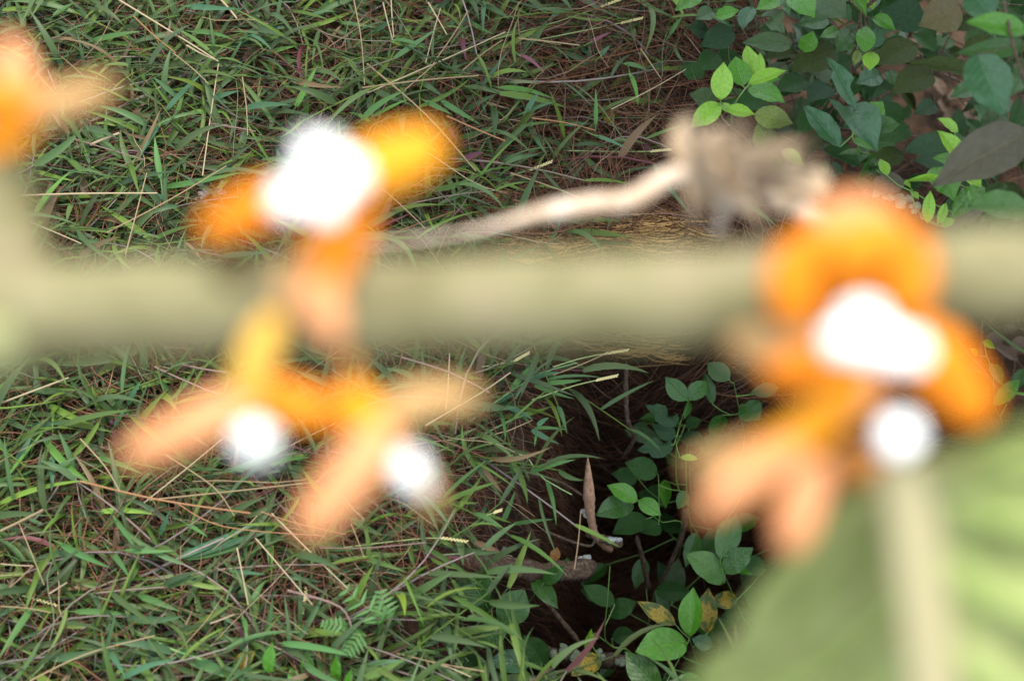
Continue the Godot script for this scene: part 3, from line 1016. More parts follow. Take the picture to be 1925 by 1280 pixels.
func build_wood() -> void:
	var r := stick("broken_stick", "upright splintered brown stick with white lichen in the dark hollow", "stick", [[1150, 1035, -0.20], [1122, 1012, -0.15], [1111, 975, -0.12], [1107, 930, -0.09], [1105, 856, -0.05]], 22, 3, M.wood)
	tufts(r, "lichen", [[1101, 972, -0.12, 13], [1098, 962, -0.12, 8]], M.lichen)
	r = stick("lichen_stub", "short dark branch stub capped with white lichen", "branch", [[1100, 1000, -0.15], [1135, 1014, -0.15], [1172, 1024, -0.15]], 14, 20, M.brown_stem)
	tufts(r, "lichen", [[1148, 1012, -0.14, 12], [1162, 1018, -0.14, 10]], M.lichen)
	r = stick("mossy_log", "rotting brown log with lichen patches lying in the hollow", "log", [[850, 1052, -0.06], [950, 1066, -0.10], [1040, 1074, -0.13], [1122, 1062, -0.16]], 38, 30, M.brown_stem, "", 1.0)
	tufts(r, "lichen", [[943, 1035, -0.15, 12], [955, 1050, -0.15, 9], [1098, 1052, -0.165, 16], [1104, 1072, -0.165, 14], [1085, 1060, -0.16, 10]], M.lichen)
	tufts(r, "moss", [[1060, 1062, -0.15, 14], [1078, 1075, -0.155, 16], [1030, 1068, -0.15, 10]], M.mid)
	r = stick("lichen_branch", "grey lichen crusted branch lying under the yellow leaf", "branch", [[1010, 1222, -0.24], [1090, 1236, -0.24], [1190, 1244, -0.24]], 30, 24, M.brown_stem, "", 0.5)
	tufts(r, "lichen", [[1050, 1225, -0.225, 20], [1078, 1238, -0.225, 18], [1130, 1232, -0.225, 14], [1165, 1245, -0.225, 12]], M.pale_lichen)
	stick("twig", "straight grey twig leaning down among dark needles", "twig", [[1005, 1105, -0.16], [1050, 1160, -0.19], [1090, 1208, -0.22]], 9, 11, M.brown_stem)
	stick("twig", "thick brown twig hanging beside the grass at the hollow rim", "twig", [[965, 925, -0.05], [985, 980, -0.12], [1012, 1035, -0.17]], 13, 17, M.brown_stem)
	stick("twig", "long crooked root climbing the back wall of the hollow", "root", [[1178, 680, -0.10], [1177, 740, -0.14], [1180, 790, -0.17], [1192, 825, -0.20], [1168, 862, -0.24]], 9, 8, M.brown_stem)
	stick("twig", "thin dark stick standing near paired leaves in the hollow", "twig", [[1196, 1005, -0.2], [1210, 1060, -0.25], [1220, 1110, -0.30]], 9, 10, M.brown_stem)
	stick("twig", "slanting brown stick reaching down into the black of the hollow", "twig", [[1290, 955, -0.14], [1282, 1010, -0.2], [1238, 1105, -0.3]], 10, 8, M.brown_stem)
	stick("twig", "thin reddish twig crossing above the broken stick", "twig", [[985, 888, -0.06], [1050, 905, -0.1], [1100, 935, -0.13]], 5, 6, M.brown_stem)
	stick("twig", "curved thin twig hooked round the log", "twig", [[1030, 1000, -0.13], [1075, 1018, -0.14], [1110, 1026, -0.15], [1120, 1010, -0.14]], 6, 5, M.brown_stem)
	stick("twig", "grey brown twig slanting below the branch beside a fresh leaf", "twig", [[1795, 635, -0.10], [1840, 685, -0.11], [1870, 725, -0.12], [1905, 765, -0.13]], 7, 9, M.brown_stem)
	stick("twig", "bare upright twig forking from the slanting twig", "twig", [[1848, 600, -0.06], [1846, 650, -0.09], [1843, 686, -0.11]], 5, 6, M.brown_stem)
	stick("twig", "dark bare twig in the gap between shrub leaves", "twig", [[1772, 138, 0.05], [1820, 160, 0.05], [1862, 195, 0.04]], 5, 6, M.brown_stem)
	stick("twig", "purplish dead twig at the shrub's edge", "twig", [[1285, 18, 0.05], [1315, 30, 0.05], [1340, 45, 0.04]], 5, 5, M.brown_stem)
	r = stick("lichen_twig", "lichen coated dead twig behind the orange flower", "twig", [[1620, 362, 0.12], [1690, 378, 0.11], [1745, 408, 0.10], [1800, 430, 0.09]], 26, 18, M.brown_stem)
	tufts(r, "lichen", [[1670, 368, 0.125, 16], [1700, 380, 0.12, 20], [1722, 395, 0.12, 16], [1740, 405, 0.12, 14], [1650, 362, 0.125, 14]], M.pale_lichen)

# ---------------------------------------------------------------- shrubs and seedlings
func build_shrubs() -> void:
	plant("leafy_sprig", "lime green fresh sprig at the edge of the dark shrub", "shrub sprig", "", [[[1375, 245, 0.0], [1380, 200, 0.17], [1407, 160, 0.21], [1420, 145, 0.215]], [[1378, 215, 0.12], [1356, 192, 0.20]]], M.green_stem, [
		[1355, 188, 1361, 116, 42, "lime", 0.23], [1354, 195, 1298, 240, 40, "lime", 0.21], [1407, 158, 1479, 131, 26, "lime", 0.23, "folded"], [1408, 163, 1476, 192, 40, "bright", 0.21], [1397, 162, 1384, 104, 46, "bright", 0.20], [1418, 148, 1404, 83, 34, "lime", 0.19], [1428, 147, 1430, 98, 22, "lime", 0.20], [1366, 204, 1420, 214, 24, "lime", 0.21, "folded"], [1356, 194, 1374, 212, 18, "lime", 0.20], [1348, 196, 1298, 176, 44, "dull", 0.16], [1412, 150, 1470, 148, 18, "bright", 0.20]])
	plant("leafy_sprig", "yellowing mottled leaves hanging below the lime green sprig", "shrub sprig", "", [[[1440, 330, -0.05], [1430, 270, 0.10], [1425, 220, 0.17]]], M.green_stem, [
		[1418, 214, 1492, 232, 44, "sallow", 0.18], [1446, 236, 1424, 287, 46, "sallow", 0.16], [1455, 250, 1470, 290, 30, "dark", 0.13], [1470, 282, 1512, 312, 24, "lime", 0.15, "folded"], [1432, 288, 1478, 322, 24, "lime", 0.14]])
	var shrub := [
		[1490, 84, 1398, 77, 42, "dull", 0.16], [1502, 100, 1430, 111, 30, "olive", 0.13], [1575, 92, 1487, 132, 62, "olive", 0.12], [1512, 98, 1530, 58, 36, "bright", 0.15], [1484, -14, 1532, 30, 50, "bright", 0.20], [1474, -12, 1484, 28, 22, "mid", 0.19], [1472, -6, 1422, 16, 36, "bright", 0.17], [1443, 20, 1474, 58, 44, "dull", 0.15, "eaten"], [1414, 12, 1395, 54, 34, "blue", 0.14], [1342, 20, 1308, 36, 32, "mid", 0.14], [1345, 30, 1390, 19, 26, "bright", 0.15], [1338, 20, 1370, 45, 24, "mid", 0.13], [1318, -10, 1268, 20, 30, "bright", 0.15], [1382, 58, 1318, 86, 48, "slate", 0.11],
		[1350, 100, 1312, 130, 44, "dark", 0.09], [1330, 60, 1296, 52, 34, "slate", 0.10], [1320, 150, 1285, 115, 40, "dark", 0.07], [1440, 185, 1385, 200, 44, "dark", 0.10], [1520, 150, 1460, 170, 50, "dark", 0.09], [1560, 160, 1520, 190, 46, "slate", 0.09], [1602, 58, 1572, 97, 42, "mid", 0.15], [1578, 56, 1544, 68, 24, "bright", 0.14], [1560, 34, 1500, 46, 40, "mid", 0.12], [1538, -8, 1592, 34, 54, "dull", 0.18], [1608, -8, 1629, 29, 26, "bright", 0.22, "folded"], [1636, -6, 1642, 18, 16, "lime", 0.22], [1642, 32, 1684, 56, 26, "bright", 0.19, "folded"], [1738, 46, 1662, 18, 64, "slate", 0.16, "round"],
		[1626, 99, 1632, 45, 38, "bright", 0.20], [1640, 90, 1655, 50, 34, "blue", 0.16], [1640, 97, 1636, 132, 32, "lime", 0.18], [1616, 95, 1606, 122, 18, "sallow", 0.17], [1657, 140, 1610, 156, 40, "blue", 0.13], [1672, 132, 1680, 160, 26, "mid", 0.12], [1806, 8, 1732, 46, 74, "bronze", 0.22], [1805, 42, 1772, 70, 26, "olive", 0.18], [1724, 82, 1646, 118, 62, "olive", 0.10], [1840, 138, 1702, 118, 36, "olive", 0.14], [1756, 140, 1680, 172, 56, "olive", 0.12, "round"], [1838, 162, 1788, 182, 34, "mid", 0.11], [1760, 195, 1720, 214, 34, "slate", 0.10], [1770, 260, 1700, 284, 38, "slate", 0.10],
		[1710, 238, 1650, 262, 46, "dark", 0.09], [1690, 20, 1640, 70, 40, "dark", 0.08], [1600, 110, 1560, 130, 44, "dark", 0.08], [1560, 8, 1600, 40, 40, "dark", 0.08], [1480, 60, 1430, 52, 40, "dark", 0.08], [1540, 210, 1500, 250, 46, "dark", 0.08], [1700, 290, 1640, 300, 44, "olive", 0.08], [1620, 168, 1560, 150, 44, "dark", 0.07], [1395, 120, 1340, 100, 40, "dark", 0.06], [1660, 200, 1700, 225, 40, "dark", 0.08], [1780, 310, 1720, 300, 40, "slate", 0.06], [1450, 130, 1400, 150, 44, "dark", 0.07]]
	var under := []
	for i in 300:
		var x := rng.randf_range(1300, 2000)
		var y := rng.randf_range(-60, 470)
		if x < 1330 + 0.35 * maxf(0.0, y - 150.0) or (absf(x - 1770) < 60 and absf(y - 190) < 70):
			continue
		var w := rng.randf_range(0, TAU)
		var l := rng.randf_range(48, 84)
		under.append([x, y, x + cos(w) * l, y + sin(w) * l, l * rng.randf_range(0.42, 0.6), ["dark", "dark", "mid", "olive", "mid", "dull"][rng.randi() % 6], lerpf(-0.30, 0.05, pow(rng.randf(), 0.8)), ["plain", "eaten", "folded", "plain", "curled"][rng.randi() % 5]])
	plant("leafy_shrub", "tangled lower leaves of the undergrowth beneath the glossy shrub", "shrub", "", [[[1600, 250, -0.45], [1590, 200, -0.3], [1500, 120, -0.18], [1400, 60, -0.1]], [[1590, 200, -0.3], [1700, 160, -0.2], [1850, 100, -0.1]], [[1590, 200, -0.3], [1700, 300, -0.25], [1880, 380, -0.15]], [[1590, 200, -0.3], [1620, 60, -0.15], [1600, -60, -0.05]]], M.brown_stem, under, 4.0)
	for i in 90:
		var x := rng.randf_range(1330, 2250)
		var w := rng.randf_range(0, TAU)
		var l := rng.randf_range(60, 100)
		var y := rng.randf_range(-420, -110)
		if x > 2020:
			y = rng.randf_range(-420, 420)
		shrub.append([x, y, x + cos(w) * l, y + sin(w) * l, l * rng.randf_range(0.45, 0.6), ["dark", "mid", "mid", "dull"][rng.randi() % 4], rng.randf_range(0.05, 0.55), "plain"])
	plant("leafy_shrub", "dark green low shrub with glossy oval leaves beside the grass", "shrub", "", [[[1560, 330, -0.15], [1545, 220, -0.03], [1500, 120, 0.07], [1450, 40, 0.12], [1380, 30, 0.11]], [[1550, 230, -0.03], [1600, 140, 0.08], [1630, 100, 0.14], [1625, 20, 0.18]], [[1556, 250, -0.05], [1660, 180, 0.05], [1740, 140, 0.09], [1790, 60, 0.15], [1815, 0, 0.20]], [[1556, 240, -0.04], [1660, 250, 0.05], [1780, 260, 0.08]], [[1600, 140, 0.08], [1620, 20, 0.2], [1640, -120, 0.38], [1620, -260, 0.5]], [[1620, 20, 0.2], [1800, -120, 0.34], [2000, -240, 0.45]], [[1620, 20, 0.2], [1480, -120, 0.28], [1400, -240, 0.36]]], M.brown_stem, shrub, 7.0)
	plant("leafy_sprig", "bluish green sprig with one long chewed leaf in the shrub", "shrub sprig", "", [[[1640, 330, -0.1], [1615, 280, 0.08], [1604, 220, 0.19], [1606, 198, 0.21]]], M.green_stem, [
		[1606, 202, 1560, 103, 46, "blue", 0.24, "eaten"], [1594, 200, 1650, 278, 70, "blue", 0.22, "folded"], [1625, 240, 1662, 188, 44, "bright", 0.22], [1627, 240, 1694, 232, 40, "mid", 0.235], [1580, 276, 1510, 195, 46, "blue", 0.21], [1590, 216, 1559, 183, 16, "blue", 0.2, "narrow"], [1604, 262, 1650, 281, 24, "bright", 0.18]])
	plant("leafy_sprig", "bright lime sprig with upright young leaves under a big dull leaf", "shrub sprig", "", [[[1800, 470, -0.1], [1795, 400, 0.06], [1800, 340, 0.14], [1802, 300, 0.18], [1795, 240, 0.2]], [[1795, 400, 0.06], [1760, 385, 0.12], [1712, 358, 0.15]]], M.green_stem, [
		[1802, 248, 1764, 221, 24, "lime", 0.21], [1809, 302, 1764, 244, 32, "lime", 0.2, "folded"], [1799, 301, 1756, 296, 24, "bright", 0.18], [1778, 346, 1703, 338, 17, "lime", 0.18, "folded"], [1758, 314, 1794, 372, 58, "bright", 0.16], [1812, 328, 1846, 352, 30, "lime", 0.18], [1842, 345, 1822, 388, 32, "bright", 0.17], [1832, 354, 1788, 412, 40, "bright", 0.15], [1745, 419, 1751, 357, 24, "lime", 0.19], [1764, 421, 1781, 379, 18, "lime", 0.19], [1770, 425, 1796, 412, 20, "lime", 0.18], [1714, 358, 1702, 344, 22, "lime", 0.18, "round"], [1716, 360, 1728, 374, 12, "lime", 0.17], [1669, 330, 1655, 297, 22, "lime", 0.16], [1650, 300, 1620, 305, 26, "mid", 0.14, "curled"], [1645, 315, 1612, 335, 26, "mid", 0.13, "curled"], [1622, 290, 1578, 288, 16, "spotted", 0.15]])
	plant("leaning_branch", "blurred leafy branch with large dull leaves leaning in before the shrub", "branch", "", [[[2080, 330, 0.42], [1990, 250, 0.46], [1935, 170, 0.48], [1900, 60, 0.50], [1880, -60, 0.50]], [[1985, 250, 0.46], [1950, 330, 0.42], [1925, 390, 0.40]]], M.brown_stem, [
		[1836, 100, 1889, 216, 84, "blue", 0.50], [1828, -20, 1866, 38, 66, "blue", 0.48], [1932, 58, 1815, 40, 48, "bright", 0.50], [1940, 85, 1798, 98, 38, "mid", 0.46], [1936, 250, 1758, 345, 96, "rust", 0.36], [1940, 395, 1820, 386, 66, "spotted", 0.42], [1930, 120, 1900, 180, 40, "mid", 0.42], [1910, 20, 1880, 90, 50, "dark", 0.40]], 9.0)
	plant("leafy_seedling", "tall dark seedling with chewed grey leaves in the hollow", "seedling", "", [[[1282, 985, -0.34], [1272, 900, -0.24], [1274, 820, -0.16], [1293, 755, -0.10]]], M.green_stem, [
		[1293, 753, 1251, 708, 36, "mid", -0.08], [1295, 753, 1329, 714, 34, "mid", -0.08], [1297, 755, 1287, 787, 13, "mid", -0.09], [1277, 796, 1215, 761, 40, "slate", -0.11, "eaten"], [1271, 821, 1227, 799, 34, "slate", -0.13], [1267, 836, 1199, 846, 42, "slate", -0.12, "eaten"], [1280, 820, 1328, 836, 34, "slate", -0.15], [1279, 861, 1314, 862, 14, "lime", -0.12], [1288, 800, 1320, 790, 24, "dark", -0.18]], 3.0)
	plant("leafy_seedling", "three leaved bright seedling beside the broken stick", "seedling", "", [[[1285, 1005, -0.30], [1240, 980, -0.22], [1200, 941, -0.12]], [[1240, 980, -0.22], [1238, 895, -0.17]]], M.green_stem, [
		[1199, 941, 1141, 911, 36, "bright", -0.09], [1192, 945, 1123, 966, 46, "mid", -0.11, "round"], [1201, 940, 1243, 969, 32, "bright", -0.10], [1237, 891, 1175, 869, 44, "dark", -0.14], [1290, 924, 1274, 957, 26, "mid", -0.16], [1216, 975, 1153, 1002, 42, "dark", -0.18, "round"], [1240, 985, 1205, 1000, 40, "dark", -0.2], [1200, 900, 1150, 890, 36, "dark", -0.22]], 3.0)
	plant("leafy_seedling", "seedling with two upright green leaves and one yellow flecked leaf", "seedling", "", [[[1420, 1230, -0.34], [1392, 1150, -0.2], [1361, 1078, -0.10]]], M.green_stem, [
		[1355, 1053, 1386, 964, 48, "mid", -0.07], [1360, 1076, 1417, 1029, 44, "mid", -0.08], [1363, 1096, 1290, 1041, 56, "spotted", -0.09, "round"], [1385, 1125, 1335, 1135, 34, "yellow", -0.14], [1440, 1070, 1395, 1060, 40, "dark", -0.16], [1395, 1150, 1360, 1160, 34, "dark", -0.2]], 3.5)
	plant("leafy_seedling", "seedling with yellow blotched leaf and large shining green leaves", "seedling", "", [[[1330, 1330, -0.34], [1315, 1260, -0.2], [1296, 1200, -0.11]]], M.green_stem, [
		[1270, 1174, 1199, 1129, 34, "yellow", -0.10], [1330, 1190, 1332, 1105, 44, "yellow", -0.12], [1298, 1197, 1303, 1103, 46, "bright", -0.08, "folded"], [1293, 1210, 1197, 1224, 64, "bright", -0.09, "round"], [1242, 1302, 1174, 1224, 54, "spotted", -0.09], [1340, 1215, 1300, 1200, 30, "blue", -0.12], [1270, 1300, 1250, 1265, 40, "mid", -0.14], [1320, 1280, 1265, 1282, 34, "bright", -0.12]], 4.0)
	plant("leafy_seedling", "round leaved glossy seedling half hidden by grass at the hollow's edge", "seedling", "", [[[950, 1230, -0.27], [942, 1190, -0.17], [935, 1160, -0.10]], [[945, 1200, -0.2], [915, 1140, -0.1]], [[945, 1200, -0.2], [1010, 1110, -0.12]]], M.green_stem, [
		[914, 1137, 862, 1060, 68, "mid", -0.08, "round"], [941, 1172, 986, 1108, 62, "mid", -0.09, "round"], [946, 1166, 902, 1220, 46, "mid", -0.09, "folded"], [1000, 1090, 1049, 1143, 34, "mid", -0.11], [1022, 1096, 1062, 1064, 30, "mid", -0.10], [997, 1246, 916, 1242, 46, "blue", -0.15], [1026, 1252, 984, 1194, 50, "dark", -0.16], [920, 1110, 905, 1160, 36, "dark", -0.13], [905, 1255, 870, 1235, 40, "dark", -0.18], [1045, 1262, 1010, 1285, 34, "mid", -0.18]], 3.0)
	plant("leafy_seedling", "thin bare topped seedling stem with small lime leaf and yellow leaf", "seedling", "", [[[1190, 1250, -0.27], [1150, 1215, -0.2], [1137, 1195, -0.17], [1142, 1130, -0.11], [1147, 1064, -0.06]], [[1150, 1215, -0.2], [1118, 1190, -0.17]]], M.green_stem, [
		[1104, 1222, 1112, 1182, 19, "lime", -0.14], [1127, 1235, 1077, 1266, 46, "yellow", -0.14, "round"], [1156, 1136, 1096, 1099, 38, "dark", -0.15], [1144, 1156, 1197, 1130, 40, "dark", -0.17], [1150, 1200, 1195, 1190, 34, "dark", -0.22]], 4.0)
	var low := []
	for i in 72:
		var x := rng.randf_range(1130, 1480)
		var y := rng.randf_range(680, 1290)
		var w := rng.randf_range(0, TAU)
		var l := rng.randf_range(45, 75)
		if x < 1180 and y < 1060:
			continue
		low.append([x, y, x + cos(w) * l, y + sin(w) * l, l * rng.randf_range(0.45, 0.6), ["mid", "dark", "mid", "dull", "bright"][rng.randi() % 5], rng.randf_range(-0.50, -0.26), "plain"])
	plant("leafy_seedling", "low seedlings with small oval leaves spread over the floor of the hollow", "seedling", "", [[[1330, 1130, -0.7], [1320, 1080, -0.5], [1300, 1000, -0.38], [1290, 880, -0.34], [1300, 760, -0.32]], [[1320, 1080, -0.5], [1250, 1150, -0.4], [1200, 1230, -0.34]], [[1310, 1040, -0.42], [1390, 940, -0.36], [1420, 820, -0.32]]], M.green_stem, low, 3.0)
	plant("leafy_seedling", "small pale leaves in the shade behind the right orange flower", "seedling", "", [[[1400, 830, -0.34], [1390, 770, -0.2], [1380, 720, -0.12]]], M.green_stem, [
		[1372, 715, 1330, 680, 40, "dull", -0.09], [1464, 728, 1410, 738, 28, "dull", -0.14], [1395, 760, 1430, 790, 50, "mid", -0.18], [1360, 780, 1340, 830, 34, "mid", -0.2], [1340, 760, 1325, 700, 24, "mid", -0.2]], 3.0)
	plant("leafy_seedling", "fresh single leaf and yellow edged leaf beside the grey twig", "seedling", "", [[[1885, 800, -0.25], [1872, 765, -0.14], [1868, 700, -0.1]]], M.green_stem, [
		[1870, 762, 1920, 711, 30, "bright", -0.10], [1866, 684, 1886, 724, 24, "spotted", -0.10], [1850, 640, 1872, 655, 14, "lime", -0.10], [1910, 730, 1930, 690, 26, "mid", -0.16], [1838, 668, 1826, 656, 13, "lime", -0.10, "round"]], 3.0)
	plant("leafy_seedling", "low yellow green seedling between the grass stems near the fern", "seedling", "", [[[505, 1300, 0.0], [508, 1265, 0.05], [512, 1230, 0.07]]], M.green_stem, [
		[503, 1265, 511, 1208, 24, "bright", 0.09], [440, 1255, 478, 1225, 30, "yellow", 0.07], [575, 1270, 578, 1225, 26, "bright", 0.07], [560, 1290, 545, 1255, 24, "bright", 0.07], [630, 1282, 632, 1230, 20, "bright", 0.08], [650, 1300, 660, 1258, 16, "bright", 0.09], [520, 1280, 550, 1300, 24, "mid", 0.06], [470, 1250, 430, 1262, 26, "bright", 0.06]], 3.0)
	# the tall shrub on the far side of the big leaf: it keeps the light out of the hollow
	var thick := []
	while thick.size() < 230:
		var x := rng.randf_range(1460, 2500)
		var y := rng.randf_range(640, 1500)
		var edge := 1690.0 - (y - 868.0) * 0.93 + 110.0 if y < 1330 else 1340.0
		if x < PW + 90 and (y < 960 - (x - 1700) * 0.2 or x < edge):
			continue
		var w := rng.randf_range(0, TAU)
		var l := rng.randf_range(60, 95)
		thick.append([x, y, x + cos(w) * l, y + sin(w) * l, l * rng.randf_range(0.45, 0.6), ["dark", "mid", "mid", "dull"][rng.randi() % 4], rng.randf_range(0.02, 0.75), "plain"])
	plant("leafy_shrub", "tall dense green shrub standing beside the hollow behind the big ribbed leaf", "shrub", "", [[[1950, 1300, -0.4], [1900, 1250, 0.0], [1850, 1200, 0.3], [1830, 1150, 0.7]], [[1900, 1250, 0.0], [2050, 1150, 0.3], [2150, 1050, 0.65]], [[1900, 1250, 0.0], [1750, 1280, 0.2], [1650, 1290, 0.55]], [[1920, 1270, -0.1], [2150, 1300, 0.3], [2300, 1280, 0.6]]], M.brown_stem, thick, 10.0)
	# fern
	var root := thing("fern", at_height(690, 1215, 0.0), "small green fern with fine toothed fronds at the hollow edge", "fern")
	for fr in [[[690, 1215], [715, 1170], [642, 1105], 40.0], [[700, 1210], [722, 1165], [715, 1108], 34.0], [[690, 1215], [680, 1190], [652, 1228], 34.0], [[690, 1212], [650, 1180], [602, 1172], 22.0]]:
		var pts := [at_height(fr[0][0], fr[0][1], 0.02), at_height(fr[1][0], fr[1][1], 0.10), at_height(fr[2][0], fr[2][1], 0.095)]
		var sm := spline(pts, 12)
		var f := Node3D.new()
		f.name = "frond"
		root.add_child(f, true)
		var sh := Shape.new()
		var rr := []
		for i in 13:
			rr.append(1.3 * size_at(sm[i]) * lerpf(1.0, 0.3, i / 12.0))
		tube(sh, sm, rr, 4, Color(0.12, 0.16, 0.05))
		part_world("rachis", sh, M.grass, f)
		for i in range(3, 12):
			for side in [-1.0, 1.0]:
				var d: Vector3 = (sm[i + 1] - sm[i]).normalized()
				var out := (d.rotated(Vector3.UP, side * 1.15) + Vector3.UP * 0.1).normalized()
				var ln: float = fr[3] * size_at(sm[i]) * sin(PI * (0.25 + 0.68 * (i - 3) / 9.0))
				var s2 := Shape.new()
				blade(s2, sm[i], sm[i] + out * ln, 7.5 * size_at(sm[i]), Vector3.UP, 0.03, Color(0.050, 0.115, 0.030), 6)
				part_world("leaflet", s2, M.grass, f)

# the tree whose crown hangs over the shrub, above what the lens takes in
func build_tree() -> void:
	var base := Vector3(1.55, ground(1.55, -2.0), -2.0)
	var root := thing("broadleaf_tree", base, "broad leaved tree whose crown hangs over the low shrub", "tree")
	var sh := Shape.new()
	tube(sh, spline([base - Vector3(0, 0.05, 0), base + Vector3(-0.08, 0.7, 0.05), base + Vector3(-0.3, 1.3, 0.2), Vector3(0.9, 1.5, -1.6)], 14), [0.07, 0.068, 0.065, 0.062, 0.06, 0.057, 0.054, 0.05, 0.046, 0.042, 0.037, 0.032, 0.027, 0.022, 0.016], 10, Color.WHITE, 1.0, Vector3.ZERO, 0.1)
	for e in [Vector3(0.45, 1.25, -1.3), Vector3(1.3, 1.4, -1.1), Vector3(0.5, 1.5, -1.9)]:
		tube(sh, spline([base + Vector3(-0.3, 1.2, 0.2), (base + e) * 0.5 + Vector3(-0.1, 0.75, 0.1), e], 8), [0.03, 0.028, 0.025, 0.022, 0.019, 0.016, 0.013, 0.010, 0.006], 7)
	part_world("trunk", sh, M.brown_stem, root)
	sh = Shape.new()
	var n := 0
	while n < 1300:
		var q := Vector3(rng.randf_range(-1, 1), rng.randf_range(-1, 1), rng.randf_range(-1, 1))
		if q.length() > 1.0:
			continue
		var p := Vector3(0.95, 1.25, -1.55) + q * Vector3(0.85, 0.45, 0.7)
		var v := p - cam_pos
		var dep := v.dot(fwd)
		if dep > 0.0 and absf(v.x) / dep < 0.52 and v.dot(upv) / dep < 0.36:
			continue
		var yaw := rng.randf_range(0, TAU)
		var d := Vector3(cos(yaw), rng.randf_range(-0.6, 0.2), sin(yaw)).normalized()
		var nrm := Vector3(rng.randf_range(-0.4, 0.4), 1, rng.randf_range(-0.4, 0.4)).normalized()
		blade(sh, p, p + d * rng.randf_range(0.09, 0.15), rng.randf_range(0.045, 0.07), nrm, 0.05, Color(0.05, 0.12, 0.025), 6)
		n += 1
	var crown := part_world("crown", sh, M.grass, root)
	crown.set_meta("kind", "stuff")

func fallen(label: String, called: String, q: Array, mat: String, kind := "plain", group := "") -> void:
	var a := at_height(q[0], q[1], q[5])
	var b := at_height(q[2], q[3], q[5] + 0.006)
	var root := thing(called, a, label, "fallen leaf", group)
	var f := leaf_frame(a, b, q[4] * size_at(a), 0.4)
	f.origin -= a
	part("leaf_blade", leaf_mesh(kind), M[mat], root, f)

func build_small_things() -> void:
	fallen("bright yellow fallen leaf lying on brown needles", "fallen_leaf", [1140, 200, 1152, 238, 24, 0.03], "gold_leaf")
	fallen("orange fallen leaf standing on the rotting log", "fallen_leaf", [1040, 1056, 1048, 1028, 20, -0.13], "amber")
	fallen("curled red brown dead leaf among green blades", "fallen_leaf", [190, 1123, 240, 1140, 15, 0.06], "wine", "curled")
	fallen("small rusty leaf scrap hanging between grass blades", "fallen_leaf", [90, 1178, 94, 1205, 9, 0.05], "amber", "curled")
	fallen("square broken brown leaf piece by the lichen twig", "fallen_leaf", [1640, 350, 1706, 340, 44, 0.14], "rust", "round")
	fallen("dull reddish green old leaf under the lime sprig", "fallen_leaf", [1840, 370, 1790, 430, 50, 0.10], "rust")
	var spots := [[1752, 78], [1728, 92], [1770, 100], [1715, 70], [1765, 160], [1800, 175], [1778, 205], [1820, 215], [1790, 225], [1850, 222], [1680, 140], [1620, 190], [1560, 230], [1300, 90], [1345, 88], [1420, 45], [1405, 8], [1870, 640], [1895, 665], [1830, 700], [1900, 620], [1915, 650], [1800, 340], [1850, 350], [1740, 300]]
	for s in spots:
		var w := rng.randf_range(0, TAU)
		var l := rng.randf_range(34, 56)
		var g0 := at_height(s[0], s[1], -0.1)
		var kind := "curled" if rng.randf() < 0.5 else "plain"
		var where := "under the shrub's grass side edge"
		if s[1] > 500:
			where = "beside the grey twig below the branch"
		elif s[0] > 1735 and s[1] > 280:
			where = "under the bright lime sprig"
		elif s[0] > 1700 and s[1] > 120:
			where = "between the shrub and the rust leaf"
		elif s[0] > 1700:
			where = "below the bronze mottled leaf"
		elif s[0] > 1500:
			where = "beneath the bluish green sprig"
		fallen(("curled" if kind == "curled" else "flat") + " dry brown leaf on the ground " + where, "fallen_leaf", [s[0] - cos(w) * l * 0.5, s[1] - sin(w) * l * 0.5, s[0] + cos(w) * l * 0.5, s[1] + sin(w) * l * 0.5, rng.randf_range(20, 32), ground(g0.x, g0.z) + rng.randf_range(0.015, 0.03)], "dead", kind, "dry leaves under the shrub")
	# pale crumbs
	var sh := Shape.new()
	for k in 9:
		lump(sh, at_height(372 + k * 6 + rng.randf_range(-5, 5), 372 - k * 2 + rng.randf_range(-7, 7), 0.055), Vector3(0.004, 0.003, 0.004) * rng.randf_range(0.6, 1.4), 1.0, Color.WHITE, 6, 8)
	lone("lichen_flake", sh, M.lichen, at_height(390, 365, 0.05), "crumbled greyish white flake of lichen lying in the grass", "lichen")
	sh = Shape.new()
	for k in 5:
		lump(sh, at_height(140 + rng.randf_range(-8, 8), 100 + rng.randf_range(-14, 14), 0.03), Vector3(0.005, 0.004, 0.005) * rng.randf_range(0.6, 1.4), 1.0, Color.WHITE, 6, 8)
	lone("dark_crumb", sh, plain(0.08, 0.085, 0.10, 0.9), at_height(140, 100, 0.03), "small dark grey crumb lying between grass blades", "crumb")

